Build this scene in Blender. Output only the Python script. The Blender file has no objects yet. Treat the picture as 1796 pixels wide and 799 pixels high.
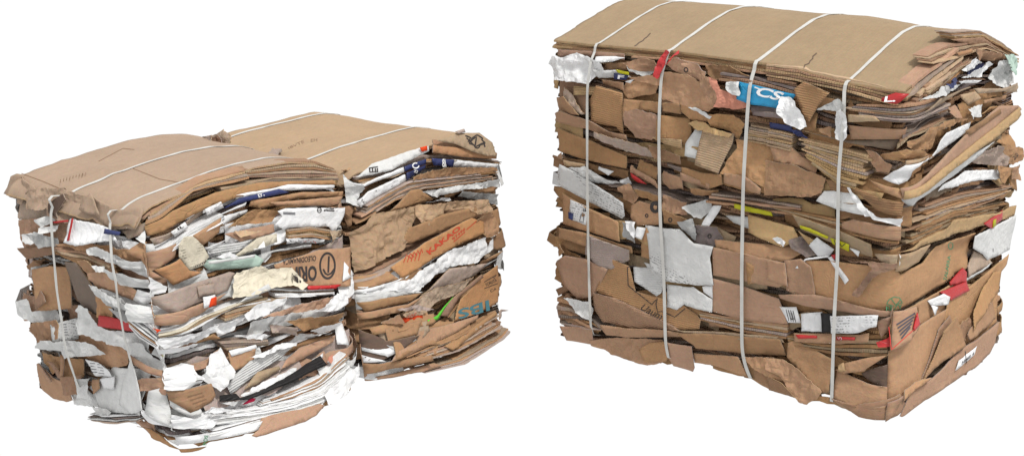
import bpy, math, random
import numpy as np
from mathutils import Vector, geometry
from mathutils.bvhtree import BVHTree
random.seed(11); RS = np.random.RandomState(5)
SC = bpy.context.scene; COL = SC.collection

# ------------------------------------------------------------------ camera
W, H_ = 1796.0, 799.0
F_PX, PITCH, CAM_H = 3040.7, 0.28375, 2.08
cam = bpy.data.cameras.new('camera'); cam.sensor_fit = 'HORIZONTAL'; cam.sensor_width = 36.0
cam.lens = 36.0 * F_PX / W; cam.clip_end = 500; cam.clip_start = 0.05
co = bpy.data.objects.new('camera', cam); COL.objects.link(co)
co.location = (0, 0, CAM_H); co.rotation_euler = (math.pi/2 - PITCH, 0, 0); SC.camera = co
# ------------------------------------------------------------------ light: even white studio surround plus one big soft key
SC.view_settings.view_transform = 'Standard'; SC.view_settings.look = 'None'
SC.view_settings.exposure = 0; SC.view_settings.gamma = 1
wd = bpy.data.worlds.new('World'); SC.world = wd; wd.use_nodes = True
wd.node_tree.nodes['Background'].inputs[0].default_value = (1, 1, 1, 1)
wd.node_tree.nodes['Background'].inputs[1].default_value = 1.02
sn = bpy.data.lights.new('key', 'SUN'); sn.energy = 3.2; sn.angle = math.radians(11); sn.color = (1, .98, .95)
so = bpy.data.objects.new('key', sn); COL.objects.link(so)
so.rotation_euler = Vector((-0.40, 0.42, -1.0)).to_track_quat('-Z', 'Y').to_euler()
SC.cycles.max_bounces = 6; SC.cycles.diffuse_bounces = 5
ALB = 0.66          # photo tone -> surface albedo

# ------------------------------------------------------------------ materials
def lin(c):
    return [(v/255/12.92 if v/255 <= .04045 else ((v/255+.055)/1.055)**2.4) for v in c]
PAL = dict(b=(190,149,109), B=(165,129,96), t=(204,172,128), k=(187,165,138), g=(138,122,106), o=(194,146,100),
           w=(255,255,255), W=(236,236,234), C=(236,226,203), s=(180,180,178), p=(222,152,128), c=(20,150,200),
           n=(58,66,112), r=(205,38,40), y=(205,200,30), e=(200,224,210), D=(40,38,38), G=(110,225,70),
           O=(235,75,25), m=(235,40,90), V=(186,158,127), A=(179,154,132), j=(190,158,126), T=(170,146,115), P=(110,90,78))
MATS = {}
def mat(key, style=''):
    """style: '' plain, '|' ribbed (corrugation showing), '=' printed paper, 'x' raw corrugated edge"""
    if (key, style) in MATS: return MATS[key, style]
    m = bpy.data.materials.new('mat'); m.use_nodes = True; nt = m.node_tree; N = nt.nodes; L = nt.links
    bs = N['Principled BSDF']; bs.inputs['Roughness'].default_value = .85 if key not in 'scnryD' else .45
    if key == 's': bs.inputs['Roughness'].default_value = .3
    bs.inputs['Specular IOR Level'].default_value = .25 if key not in 'scr' else .5
    c = [v*ALB for v in lin(PAL[key])]
    paper = key in 'wWCsep'
    uv = N.new('ShaderNodeUVMap'); uv.uv_map = 'UVMap'
    oi = N.new('ShaderNodeObjectInfo')
    ad = N.new('ShaderNodeVectorMath'); ad.operation = 'ADD'
    mlt = N.new('ShaderNodeMath'); mlt.operation = 'MULTIPLY'; mlt.inputs[1].default_value = 37.0
    L.new(oi.outputs['Random'], mlt.inputs[0]); L.new(uv.outputs[0], ad.inputs[0]); L.new(mlt.outputs[0], ad.inputs[1])
    def noise(scale, detail, vec=None, rough=.6, dist=0):
        n = N.new('ShaderNodeTexNoise'); n.inputs['Scale'].default_value = scale; n.inputs['Detail'].default_value = detail
        n.inputs['Roughness'].default_value = rough; n.inputs['Distortion'].default_value = dist
        L.new(vec or ad.outputs[0], n.inputs['Vector']); return n.outputs[0]
    def ramp(inp, a, b, fa, fb):
        r = N.new('ShaderNodeMapRange'); r.inputs[1].default_value = a; r.inputs[2].default_value = b
        r.inputs[3].default_value = fa; r.inputs[4].default_value = fb; L.new(inp, r.inputs[0]); return r.outputs[0]
    def mul(a, b):
        x = N.new('ShaderNodeMath'); x.operation = 'MULTIPLY'; L.new(a, x.inputs[0]); L.new(b, x.inputs[1]); return x.outputs[0]
    cover = key in 'VAT'
    f = ramp(noise(6, 3), .3, .7, .90 if not cover else .94, 1.08 if not cover else 1.05)
    f = mul(f, ramp(noise(45, 4), .25, .75, .93 if cover else .90, 1.05))
    st = N.new('ShaderNodeMapping'); st.inputs['Scale'].default_value = (12, 260, 1); L.new(ad.outputs[0], st.inputs[0])
    f = mul(f, ramp(noise(1, 3, st.outputs[0]), .3, .7, .95 if not paper else .98, 1.04 if not paper else 1.02))
    scf = N.new('ShaderNodeMapping'); scf.inputs['Scale'].default_value = (9, 38, 1); scf.inputs['Rotation'].default_value = (0, 0, .5)
    L.new(ad.outputs[0], scf.inputs[0])
    f = mul(f, ramp(noise(1.5, 5, scf.outputs[0], .7, 1.5), .60, .74, 1.0, .86 if not paper else .90))   # scuffs and dirt
    if not cover: f = mul(f, ramp(oi.outputs['Random'], 0, 1, .84 if not paper else .90, 1.10 if not paper else 1.03))
    f = mul(f, ramp(noise(380, 2, None, .8), .25, .75, .93, 1.07) if not paper else ramp(noise(300, 2), .25, .75, .97, 1.02))
    cz = N.new('ShaderNodeTexVoronoi'); cz.feature = 'DISTANCE_TO_EDGE'; cz.inputs['Scale'].default_value = 11; cz.inputs['Randomness'].default_value = 1
    wp = N.new('ShaderNodeMapping'); wp.inputs['Scale'].default_value = (1, 1.9, 1); wp.inputs['Rotation'].default_value = (0, 0, .35)
    nv = N.new('ShaderNodeTexNoise'); nv.inputs['Scale'].default_value = 9; nv.inputs['Detail'].default_value = 3; L.new(ad.outputs[0], nv.inputs['Vector'])
    va = N.new('ShaderNodeVectorMath'); va.operation = 'MULTIPLY_ADD'; va.inputs[1].default_value = (.09, .09, 0); L.new(nv.outputs['Color'], va.inputs[0]); L.new(ad.outputs[0], va.inputs[2])
    L.new(va.outputs[0], wp.inputs[0]); L.new(wp.outputs[0], cz.inputs['Vector'])
    crease = ramp(cz.outputs['Distance'], 0, .035, 1, 0)
    brk = ramp(noise(7, 2), .54, .64, 0, 1)                    # creases only here and there
    crease = mul(crease, brk)
    f = mul(f, ramp(crease, 0, 1, 1, 1.10 if not cover else 1.04))
    if style == '=':
        wv = N.new('ShaderNodeTexWave'); wv.inputs['Scale'].default_value = 36; wv.bands_direction = 'Y'; L.new(uv.outputs[0], wv.inputs['Vector'])
        mp = N.new('ShaderNodeMapping'); mp.inputs['Scale'].default_value = (170, 90, 1); L.new(ad.outputs[0], mp.inputs[0])
        a = ramp(wv.outputs['Fac'], .55, .62, 0, 1); b2 = ramp(noise(1, 1, mp.outputs[0]), .50, .54, 0, 1)
        b3 = ramp(noise(7, 1), .48, .52, 0, 1)
        f = mul(f, ramp(mul(mul(a, b2), b3), 0, 1, 1, .45))
    hs = N.new('ShaderNodeVectorMath'); hs.operation = 'SCALE'
    cn = N.new('ShaderNodeTexNoise'); cn.inputs['Scale'].default_value = 150; cn.inputs['Detail'].default_value = 2; L.new(ad.outputs[0], cn.inputs['Vector'])
    cm = N.new('ShaderNodeVectorMath'); cm.operation = 'MULTIPLY_ADD'      # faint fibre mottling in hue
    am = .34 if not paper else .10
    cm.inputs[1].default_value = (am, am*.8, am); cm.inputs[2].default_value = (1-am/2, 1-am*.4, 1-am/2); L.new(cn.outputs['Color'], cm.inputs[0])
    cm2 = N.new('ShaderNodeVectorMath'); cm2.operation = 'MULTIPLY'; cm2.inputs[1].default_value = c; L.new(cm.outputs[0], cm2.inputs[0])
    fr = N.new('ShaderNodeMath'); fr.operation = 'FRACT'; ml7 = N.new('ShaderNodeMath'); ml7.operation = 'MULTIPLY'; ml7.inputs[1].default_value = 7.31
    L.new(oi.outputs['Random'], ml7.inputs[0]); L.new(ml7.outputs[0], fr.inputs[0])
    hv = N.new('ShaderNodeCombineXYZ'); hv.inputs[0].default_value = 1       # every sheet its own shade of board
    L.new(ramp(fr.outputs[0], 0, 1, .96, 1.05), hv.inputs[1]); L.new(ramp(fr.outputs[0], 0, 1, .88, 1.38), hv.inputs[2])
    cm3 = N.new('ShaderNodeVectorMath'); cm3.operation = 'MULTIPLY'
    L.new(cm2.outputs[0], cm3.inputs[0])
    if key in 'bBtkgo': L.new(hv.outputs[0], cm3.inputs[1])
    else: cm3.inputs[1].default_value = (1, 1, 1)
    L.new(cm3.outputs[0], hs.inputs[0]); L.new(f, hs.inputs['Scale']); L.new(hs.outputs[0], bs.inputs['Base Color'])
    bp = N.new('ShaderNodeBump'); bp.inputs['Strength'].default_value = .8; bp.inputs['Distance'].default_value = .0055
    hgt = noise(28 if not paper else 40, 5, None, .65, .6)
    if key in 'kj' or paper:
        vo = N.new('ShaderNodeTexVoronoi'); vo.feature = 'DISTANCE_TO_EDGE'; vo.inputs['Scale'].default_value = 22
        L.new(ad.outputs[0], vo.inputs['Vector'])
        s2 = N.new('ShaderNodeMath'); s2.operation = 'ADD'; L.new(hgt, s2.inputs[0]); L.new(vo.outputs[0], s2.inputs[1]); hgt = s2.outputs[0]
    s3 = N.new('ShaderNodeMath'); s3.operation = 'MULTIPLY_ADD'; s3.inputs[1].default_value = -.32 if not cover else -.25
    L.new(crease, s3.inputs[0]); L.new(hgt, s3.inputs[2]); hgt = s3.outputs[0]
    if cover: bp.inputs['Strength'].default_value = .25
    if style in ('|', 'x'):
        wv = N.new('ShaderNodeTexWave'); wv.inputs['Scale'].default_value = 44 if style == '|' else 40
        wv.bands_direction = 'X' if style == 'x' else 'Y'; wv.inputs['Distortion'].default_value = .6
        L.new(uv.outputs[0], wv.inputs['Vector'])
        ml = N.new('ShaderNodeMath'); ml.operation = 'MULTIPLY_ADD'; ml.inputs[1].default_value = .9; L.new(wv.outputs['Fac'], ml.inputs[0])
        L.new(hgt, ml.inputs[2]); hgt = ml.outputs[0]; bp.inputs['Strength'].default_value = .6
    L.new(hgt, bp.inputs['Height']); L.new(bp.outputs[0], bs.inputs['Normal'])
    MATS[key, style] = m; return m
def flat_mat(name, rgb, rough=.6, emis=None):
    m = bpy.data.materials.new(name); m.use_nodes = True; bs = m.node_tree.nodes['Principled BSDF']
    bs.inputs['Base Color'].default_value = (*[v*.85 for v in lin(rgb)], 1); bs.inputs['Roughness'].default_value = rough
    return m
INK = {k: flat_mat('ink', v, .7) for k, v in dict(D=(45, 38, 36), R=(186, 62, 36), T=(62, 110, 120), N=(70, 68, 80), E=(70, 135, 95),
                                              w=(238, 238, 238), r=(215, 40, 40), K=(122, 92, 66), P=(84, 64, 48), b=(90, 90, 96)).items()}
STRAP = flat_mat('strap', (228, 226, 216), .35)
def strap_nodes():
    nt = STRAP.node_tree; N = nt.nodes; L = nt.links; bs = N['Principled BSDF']
    uv = N.new('ShaderNodeUVMap'); w = N.new('ShaderNodeTexNoise'); w.inputs['Scale'].default_value = 25; w.inputs['Detail'].default_value = 3
    L.new(uv.outputs[0], w.inputs['Vector'])
    r = N.new('ShaderNodeMapRange'); r.inputs[3].default_value = .36; r.inputs[4].default_value = .55; L.new(w.outputs[0], r.inputs[0])
    hs = N.new('ShaderNodeVectorMath'); hs.operation = 'SCALE'; hs.inputs[0].default_value = (1, .985, .93)
    L.new(r.outputs[0], hs.inputs['Scale']); L.new(hs.outputs[0], bs.inputs['Base Color'])
strap_nodes()

# ------------------------------------------------------------------ maths
CP, SP = math.cos(PITCH), math.sin(PITCH)
def project(P):
    x, y, z = P[..., 0], P[..., 1], P[..., 2]-CAM_H
    d = y*CP-z*SP; up = y*SP+z*CP
    return np.stack([W/2+F_PX*x/d, H_/2-F_PX*up/d], -1)
def ray_z(px, z):
    u, v = (px[0]-W/2)/F_PX, -(px[1]-H_/2)/F_PX
    d = np.array([u, CP+v*SP, v*CP-SP]); return np.array([0, 0, CAM_H]) + d*(z-CAM_H)/d[2]
def vnoise(x, seed=0):
    """smooth 1-D noise, -1..1"""
    x = np.asarray(x, float)+seed*17.13; i = np.floor(x); f = x-i; f = f*f*(3-2*f)
    h = lambda n: (np.sin(n*127.1+seed*311.7)*43758.5453) % 1.0
    return ((1-f)*h(i)+f*h(i+1))*2-1
def vnoise2(x, y, seed=0):
    x = np.asarray(x, float); y = np.asarray(y, float); i = np.floor(x); j = np.floor(y); f = x-i; g = y-j
    f = f*f*(3-2*f); g = g*g*(3-2*g)
    h = lambda a, b: (np.sin(a*127.1+b*269.5+seed*74.7)*43758.5453) % 1.0
    return ((1-g)*((1-f)*h(i, j)+f*h(i+1, j))+g*((1-f)*h(i, j+1)+f*h(i+1, j+1)))*2-1

def link_mesh(name, V, Fs, mats, parent=None, uv=None, midx=None, smooth=True):
    me = bpy.data.meshes.new(name); me.from_pydata([tuple(v) for v in V], [], Fs)
    for m in mats: me.materials.append(m)
    if midx is not None: me.polygons.foreach_set('material_index', midx)
    me.polygons.foreach_set('use_smooth', [smooth]*len(me.polygons) if isinstance(smooth, bool) else smooth)
    if uv is not None:
        ul = me.uv_layers.new(name='UVMap'); li = np.zeros(len(me.loops), int); me.loops.foreach_get('vertex_index', li)
        ul.data.foreach_set('uv', np.asarray(uv, float)[li].ravel())
    me.update(); o = bpy.data.objects.new(name, me); COL.objects.link(o)
    if parent is not None: o.parent = parent; o.matrix_parent_inverse = parent.matrix_world.inverted()
    return o

def inpoly(px, py, poly):
    r = np.zeros(px.shape, bool); n = len(poly)
    for i in range(n):
        x1, y1 = poly[i]; x2, y2 = poly[(i+1) % n]
        if y1 == y2: continue
        c = ((y1 > py) != (y2 > py)) & (px < (x2-x1)*(py-y1)/(y2-y1)+x1); r ^= c
    return r
def resample(pts, step, closed=True):
    pts = np.asarray(pts, float); out = []
    n = len(pts); m = n if closed else n-1
    for i in range(m):
        a, b = pts[i], pts[(i+1) % n]; k = max(1, int(math.hypot(*(b-a))/step))
        for j in range(k): out.append(a+(b-a)*j/k)
    if not closed: out.append(pts[-1])
    return np.array(out)

RES = .005
class Bale:
    def __init__(s, name, label, h, bot, top, z0, prof, group, bulge, seed, arch_depth=.55, flat_left=1.0, z0x=0.0, press=.78):
        s.root = bpy.data.objects.new(name, None); COL.objects.link(s.root)
        s.press = press; s.zb = None; s.bulge = bulge; s.h = h; s.cnt = {}; s.stuffbuf = []; s.seed = seed; s.arch_depth = arch_depth; s.flat_left = flat_left
        B = [p if len(p) == 3 else ray_z(p, 0) for p in bot]; T = [p if len(p) == 3 else ray_z(p, h) for p in top]     # fl, fr, rb
        B.append(B[0]+B[2]-B[1]); T.append(T[0]+T[2]-T[1])
        s.B = np.array([B[0], B[1], B[2], B[3]]); s.T = np.array([T[0], T[1], T[2], T[3]])
        s.w = np.linalg.norm(s.B[1]-s.B[0]); s.D = np.linalg.norm(s.B[2]-s.B[1]); s.P = 2*(s.w+s.D)
        s.root.location = tuple(s.B.mean(0)); s.root['label'] = label; s.root['category'] = 'bale'; s.root['group'] = group
        bpy.context.view_layer.update()
        s.nrm = []
        for i in range(4):
            e = s.B[(i+1) % 4]-s.B[i]; n = np.array([e[1], -e[0], 0]); s.nrm.append(n/np.linalg.norm(n))
        s.nrm = np.array(s.nrm)
        # H raster over the whole perimeter
        s.s0 = -s.w-.12; s.z0r = -.12; s.nx = int((s.P+.3)/RES); s.nz = int((h+.5)/RES)
        s.Hm = np.full((s.nz, s.nx), -.006)
        # top edge line and arch
        q = s.unproj(np.array(z0, float), 'F', 0.0)
        if len(q) == 1: q = np.array([[-s.w, q[0, 1]+z0x], [0, q[0, 1]]])
        s.zs, s.zz = q[:, 0], q[:, 1]; i = np.argsort(s.zs); s.zs = s.zs[i]; s.zz = s.zz[i]
        q = s.unproj(np.array(prof, float), 'G', 0.0); s.pd, s.pz = q[:, 0], q[:, 1]-np.interp(0, s.zs, s.zz)
        i = np.argsort(s.pd); s.pd = s.pd[i]; s.pz = s.pz[i]
        s.zz = s.zz-.014
        print(name, 'w %.2f D %.2f h %.2f' % (s.w, s.D, h), 'lean', np.round(s.T-s.B, 2)[:, :2].tolist(), 'z0', np.round(s.zz, 2), 'prof', np.round(s.pd, 2), np.round(s.pz, 3))
    def zbot(s, a):
        if s.zb is None: return np.zeros(np.shape(a))
        a = (np.asarray(a, float)+s.w) % s.P-s.w
        return np.where(a < s.D, np.interp(a, s.zb[:, 0], s.zb[:, 1]), 0)
    def arch(s, d, u):
        a = np.interp(d, s.pd, s.pz); k = 1-(1-s.flat_left)*np.clip(-np.asarray(u)/s.w*2.2, 0, 1)
        return a*k
    def M(s, a, z, off, mode='P'):
        """perimeter position a (front -w..0, right 0..D, back, left), height z -> 3-D"""
        a = np.asarray(a, float); z = np.asarray(z, float); off = np.asarray(off, float)+0*a
        if mode == 'F': fi = np.zeros(a.shape, int)
        elif mode == 'G': fi = np.ones(a.shape, int)
        elif mode == 'X': fi = np.where(a < 0, 0, 1)                       # traced pieces: front and right planes, extended outwards
        else:
            a = (a+s.w) % s.P-s.w
            fi = np.where(a < 0, 0, np.where(a < s.D, 1, np.where(a < s.D+s.w, 2, 3)))
        if s.bulge is not None: off = off+np.interp(a, s.bulge[0], s.bulge[1], 0, 0)*(np.clip(1-z/(.32*s.h), 0, 1.05)**1.6)
        st = np.array([-s.w, 0, s.D, s.D+s.w])[fi]; ln = np.array([s.w, s.D, s.w, s.D])[fi]
        t = ((a-st)/ln)[..., None]; zt = (z/s.h)[..., None]
        j = (fi+1) % 4
        Bp = s.B[fi]*(1-t)+s.B[j]*t; Tp = s.T[fi]*(1-t)+s.T[j]*t
        P = Bp+(Tp-Bp)*zt; P[..., 2] = z
        n = s.nrm[fi].copy()
        if mode in ('X', 'P'):
            r = .035
            dc = np.where(fi == 0, -a, a)  # distance to the front-right corner
            wgt = np.clip(1-dc/r, 0, 1)*.5
            oth = np.where(fi == 0, 1, 0)
            ok = (fi <= 1)
            wgt = np.where(ok, wgt, 0)[..., None]
            n = n*(1-wgt)+s.nrm[oth]*wgt; n /= np.linalg.norm(n, axis=-1)[..., None]
            off = off-np.where(ok, .009*np.clip(1-dc/r, 0, 1)**2, 0)
        if mode == 'P' or mode == 'X':
            dd = np.minimum(np.abs(a-s.D), np.abs(a+s.w)); off = off-.02*np.clip(1-dd/.05, 0, 1)**2
        return P+n*off[..., None]
    def MT(s, u, v, off):
        """top surface: u along the front edge (-w..0), v into the depth"""
        u = np.asarray(u, float); v = np.asarray(v, float)
        z = np.interp(u, s.zs, s.zz)+s.arch(v, u)
        if s.seed == 3:    # strap pulls into the front bale's cover
            pass
        t = ((u+s.w)/s.w)[..., None]; q = (v/s.D)[..., None]
        def quad(C): return (C[0]*(1-t)+C[1]*t)*(1-q)+(C[3]*(1-t)+C[2]*t)*q
        b = quad(s.B); tt = quad(s.T); P = b+(tt-b)*(z/s.h)[..., None]; P[..., 2] = z+off
        return P
    def unproj(s, px, mode, off):
        px = np.atleast_2d(np.asarray(px, float)); n = len(px)
        if mode == 'T': f = lambda a, b: s.MT(a, b, off); a = np.full(n, -s.w/2); b = np.full(n, s.D*.25)
        else:
            md = mode if mode in 'FG' else 'F'
            def f(a, b):  # plain planes, no rounding
                return s.M(a, b, off, md)
            a = np.full(n, -s.w/2 if md == 'F' else s.D/2); b = np.full(n, s.h/2)
        for it in range(12 if mode != 'T' else 30):
            p0 = project(f(a, b)); e = px-p0; h = 1e-4
            ja = (project(f(a+h, b))-p0)/h; jb = (project(f(a, b+h))-p0)/h
            det = ja[:, 0]*jb[:, 1]-ja[:, 1]*jb[:, 0]; det = np.where(abs(det) < 1, 1, det)
            da = (e[:, 0]*jb[:, 1]-e[:, 1]*jb[:, 0])/det; db = (ja[:, 0]*e[:, 1]-ja[:, 1]*e[:, 0])/det
            k = 1 if mode != 'T' else .5
            a = a+np.clip(da, -.3, .3)*k; b = b+np.clip(db, -.3, .3)*k
            if mode == 'T': b = np.clip(b, -.05, s.D*.5)
        q = np.stack([a, b], 1)
        if mode == 'X':
            m = s.unproj(px, 'F', 0.0)[:, 0] > 0
            q2 = s.unproj(px, 'G', off)
            q[m] = q2[m]; q[m, 0] = np.maximum(q[m, 0], .0005); q[~m, 0] = np.minimum(q[~m, 0], -.0005)
        return q
    # --- H raster
    def idx(s, a, z):
        return (np.clip(((z-s.z0r)/RES).astype(int), 0, s.nz-1), np.clip(((a-s.s0)/RES).astype(int), 0, s.nx-1))
    def Hget(s, a, z):
        i, j = s.idx(np.asarray(a), np.asarray(z)); return s.Hm[i, j]
    def base(s, a, z, r=4, raw=False):
        r = int(r)
        """upper envelope of what lies below, softened"""
        i, j = s.idx(a, z); i0, i1, j0, j1 = max(i.min()-2*r, 0), min(i.max()+2*r+1, s.nz), max(j.min()-2*r, 0), min(j.max()+2*r+1, s.nx)
        C = s.Hm[i0:i1, j0:j1].copy()
        for _ in range(r):
            C2 = C.copy(); C2[1:] = np.maximum(C2[1:], C[:-1]); C2[:-1] = np.maximum(C2[:-1], C[1:])
            C = C2.copy(); C[:, 1:] = np.maximum(C[:, 1:], C2[:, :-1]); C[:, :-1] = np.maximum(C[:, :-1], C2[:, 1:])
        for _ in range(3*r):
            D = np.pad(C, 1, mode='edge'); C = (D[1:-1, 1:-1]*2+D[:-2, 1:-1]+D[2:, 1:-1]+D[1:-1, :-2]+D[1:-1, 2:])/6
        C = C[i-i0, j-j0]; return C if raw else np.where(C > .02, .02+(C-.02)*s.press, C)     # a pressed bale: nothing stands far out
    def stamp(s, a, z, w, poly):
        i, j = s.idx(a, z); i0, i1, j0, j1 = i.min(), i.max()+1, j.min(), j.max()+1
        zz, aa = np.meshgrid(s.z0r+(np.arange(i0, i1)+.5)*RES, s.s0+(np.arange(j0, j1)+.5)*RES, indexing='ij')
        ok = inpoly(aa, zz, poly)
        if not ok.any(): return
        A = aa[ok]; Z = zz[ok]; out = np.empty(len(A))
        for k in range(0, len(A), 2000):
            d = (A[k:k+2000, None]-a[None])**2+(Z[k:k+2000, None]-z[None])**2; out[k:k+2000] = w[d.argmin(1)]
        sub = s.Hm[i0:i1, j0:j1]; sub[ok] = np.maximum(sub[ok], out)

    def piece(s, key, poly, style='', crump=None, name=None, label=None, th=None, mode='X', tilt=None, curl=None, stuff=False, jag=None, gap=.0022):
        """poly in (a, z) metres or, for mode 'T', (u, v)"""
        poly = np.asarray(poly, float)
        flat = '_' in style; rough = '~' in style
        paper = key in 'wWCspeG'
        th = th or (.0010 if paper else .0030); very = style.count('~') > 1
        size = math.sqrt(max(1e-5, abs(sum(poly[i-1][0]*poly[i][1]-poly[i][0]*poly[i-1][1] for i in range(len(poly)))/2)))
        g = (.0068 if rough else .010) if not stuff else .012
        if size > .35: g = .013
        if flat: g *= 1.2
        bd = resample(poly, g*.9)
        jag = (.0018 if rough else .0011 if paper else .0007) if jag is None else jag
        sd = RS.randint(1000)
        t = np.arange(len(bd)); nn = np.stack([vnoise(t*.8, sd), vnoise(t*.8, sd+3)], 1)+.6*np.stack([vnoise(t*.23, sd+1), vnoise(t*.23, sd+2)], 1)
        bd = bd+nn*jag
        mn, mx = poly.min(0), poly.max(0)
        gx, gy = np.meshgrid(np.arange(mn[0], mx[0], g), np.arange(mn[1], mx[1], g*.87))
        gx = gx+(np.arange(gx.shape[0]) % 2)[:, None]*g*.5
        gx = (gx+RS.uniform(-.18, .18, gx.shape)*g).ravel(); gy = (gy+RS.uniform(-.18, .18, gy.shape)*g).ravel()
        ok = inpoly(gx, gy, bd)
        gx, gy = gx[ok], gy[ok]
        if len(gx):
            d = np.sqrt(((gx[:, None]-bd[None, :, 0])**2+(gy[:, None]-bd[None, :, 1])**2).min(1)); k = d > g*.55; gx, gy = gx[k], gy[k]
        pts = np.concatenate([bd, np.stack([gx, gy], 1)]); nb = len(bd)
        c = poly.mean(0)
        vs, es, fs, ov, oe, of = geometry.delaunay_2d_cdt([Vector((p[0]-c[0], p[1]-c[1])) for p in pts], [], [list(range(nb))], 1, 1e-6)
        if not fs: return None
        q = np.array([(v.x+c[0], v.y+c[1]) for v in vs]); x, y = q[:, 0], q[:, 1]
        # offset field
        cr = crump if crump is not None else ((.014 if paper else .015) if very else .0115 if rough else (.0013 if flat else .0048))
        if rough and not very and not paper and size > .12: cr *= .62
        if paper and crump is None: cr *= 1.15 if rough else 1.0
        ang0 = RS.uniform(0, math.pi); wv = np.zeros(len(q))
        dx = vnoise2(x*9, y*9, sd)*.007; dy = vnoise2(x*9, y*9, sd+5)*.007
        for k in range(5 if very else 3):
            an = ang0+k*1.05+RS.uniform(-.3, .3); Lk = (.075 if very else .05 if rough else .11)*RS.uniform(.7, 1.5)
            p = ((x+dx)*math.cos(an)+(y+dy)*math.sin(an))/Lk+RS.rand(); tri = abs((p % 2)-1)
            wv += cr*(.75**k)*tri*.62
        wv += cr*.22*vnoise2(x*16, y*16, sd+9)
        if rough: wv += cr*.5*abs(vnoise2(x*55, y*55, sd+7))
        # shallow dings
        wv += cr*.25*vnoise2(x*60, y*60, sd+2)
        if not flat: wv += .0016*abs(vnoise2(x*34, y*22, sd+31))+.003*np.clip(vnoise2(x*13, y*20, sd+33)-.35, 0, 1)
        # distance to border -> curl
        step = 1 if nb < 400 else 2
        db = np.sqrt(((x[:, None]-bd[None, ::step, 0])**2+(y[:, None]-bd[None, ::step, 1])**2).min(1))
        cl = (.006 if not flat else .003) if curl is None else curl
        e = np.exp(-db/.014)*(.25+.9*vnoise2(x*11, y*11, sd+20))
        wv += cl*e
        hh = mx[1]-mn[1]
        tl = (RS.uniform(-.02, .11) if tilt is None else tilt)
        if mode != 'T':
            wv += np.clip(tl*(c[1]-y), -.012, .02)
            b = s.base(x, y, (3 if size < .08 else 6 if size < .15 else 9) if flat else (2 if size < .06 else 4))
            if not (x.min() < -.02 and x.max() > .02):        # boards stay stiff: lie as a plane over what is below
                G = np.stack([x-c[0], y-c[1], np.ones(len(x))], 1); so = np.linalg.lstsq(G, b, rcond=None)[0]; so[:2] = np.clip(so[:2], -.35, .35)
                pl = G[:, :2]@so[:2]+np.mean(b-G[:, :2]@so[:2]); kk = .45 if rough else .85 if flat else .7
                pl = pl+max(0, np.percentile(b-pl, 80))*.8; b = b*(1-kk)+pl*kk
            b = b + gap + th
            w = b+np.maximum(wv, -.001)
        else:
            w = gap+th+wv
        s.lastw = float(w.mean())
        V1 = s.M(x, y, w, mode) if mode != 'T' else s.MT(x, y, w)
        V2 = s.M(x, y, w-th, mode) if mode != 'T' else s.MT(x, y, w-th)
        n = len(q); V = np.concatenate([V1, V2])
        ed = {}
        F1 = []
        for f in fs:
            f = list(f)
            ar = sum(q[f[i-1]][0]*q[f[i]][1]-q[f[i]][0]*q[f[i-1]][1] for i in range(len(f)))
            if ar < 0: f.reverse()
            F1.append(f)
            for i in range(len(f)): ed[(f[i-1], f[i])] = 1
        rim = [(a, b) for (a, b) in ed if (b, a) not in ed]
        Fs = F1+[[i+n for i in reversed(f)] for f in F1]+[[b, a, a+n, b+n] for a, b in rim]
        ra = RS.uniform(-.15, .15)+(math.pi/2 if (RS.rand() < .3 and '|' not in style) else 0)
        if '/' in style: ra = math.pi/2
        if '=' in style: ra = RS.uniform(-.3, .3)
        uvs = np.stack([x*math.cos(ra)+y*math.sin(ra), -x*math.sin(ra)+y*math.cos(ra)], 1); uvs = np.concatenate([uvs, uvs])
        mi = [0]*(2*len(F1))+[1]*len(rim)
        ms = '|' if '|' in style else ('=' if '=' in style else '')
        mats = [mat(key, ms), mat(key if (paper or key in 'cnryDOmGAVTj') else 'tk'[RS.randint(2)], '' if paper or key in 'AVTj' else 'x')]
        sm = not (rough)
        smf = [sm]*(2*len(F1))+[False]*len(rim)
        if mode != 'T': V1[:, 2] = np.maximum(V1[:, 2], .004); V2[:, 2] = np.maximum(V2[:, 2], .003); V = np.concatenate([V1, V2]); s.stamp(x, y, w, bd)
        if stuff: s.stuffbuf.append((V, Fs, mats, mi, uvs, smf)); return None
        name = name or ('paper_sheet' if key in 'wWCp' else 'plastic_film' if key == 's' else ('corrugated_sheet' if '|' in style else 'box_panel' if flat else 'crumpled_cardboard' if rough else 'cardboard_sheet') if key in 'bBtkgoVATPj' else 'printed_wrapper')
        s.cnt[name] = s.cnt.get(name, 0)+1
        if s.cnt[name] > 96: s.stuffbuf.append((V, Fs, mats, mi, uvs, smf)); return None
        o = link_mesh(name, V, Fs, mats, s.root, uvs, mi, smf)
        if label: o['label'] = label
        return o
    def px_piece(s, key, px, style='', mode='X', **kw):
        q = s.unproj(px, mode, .015)
        if mode != 'T':
            for _ in range(2):
                c = q.mean(0); qq = np.concatenate([q, (q+c)/2, [c]])
                off = float(np.percentile(s.base(qq[:, 0], qq[:, 1], 5), 70))+.007; q = s.unproj(px, mode, off)
        return s.piece(key, q, style, mode=mode, **kw)
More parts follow.
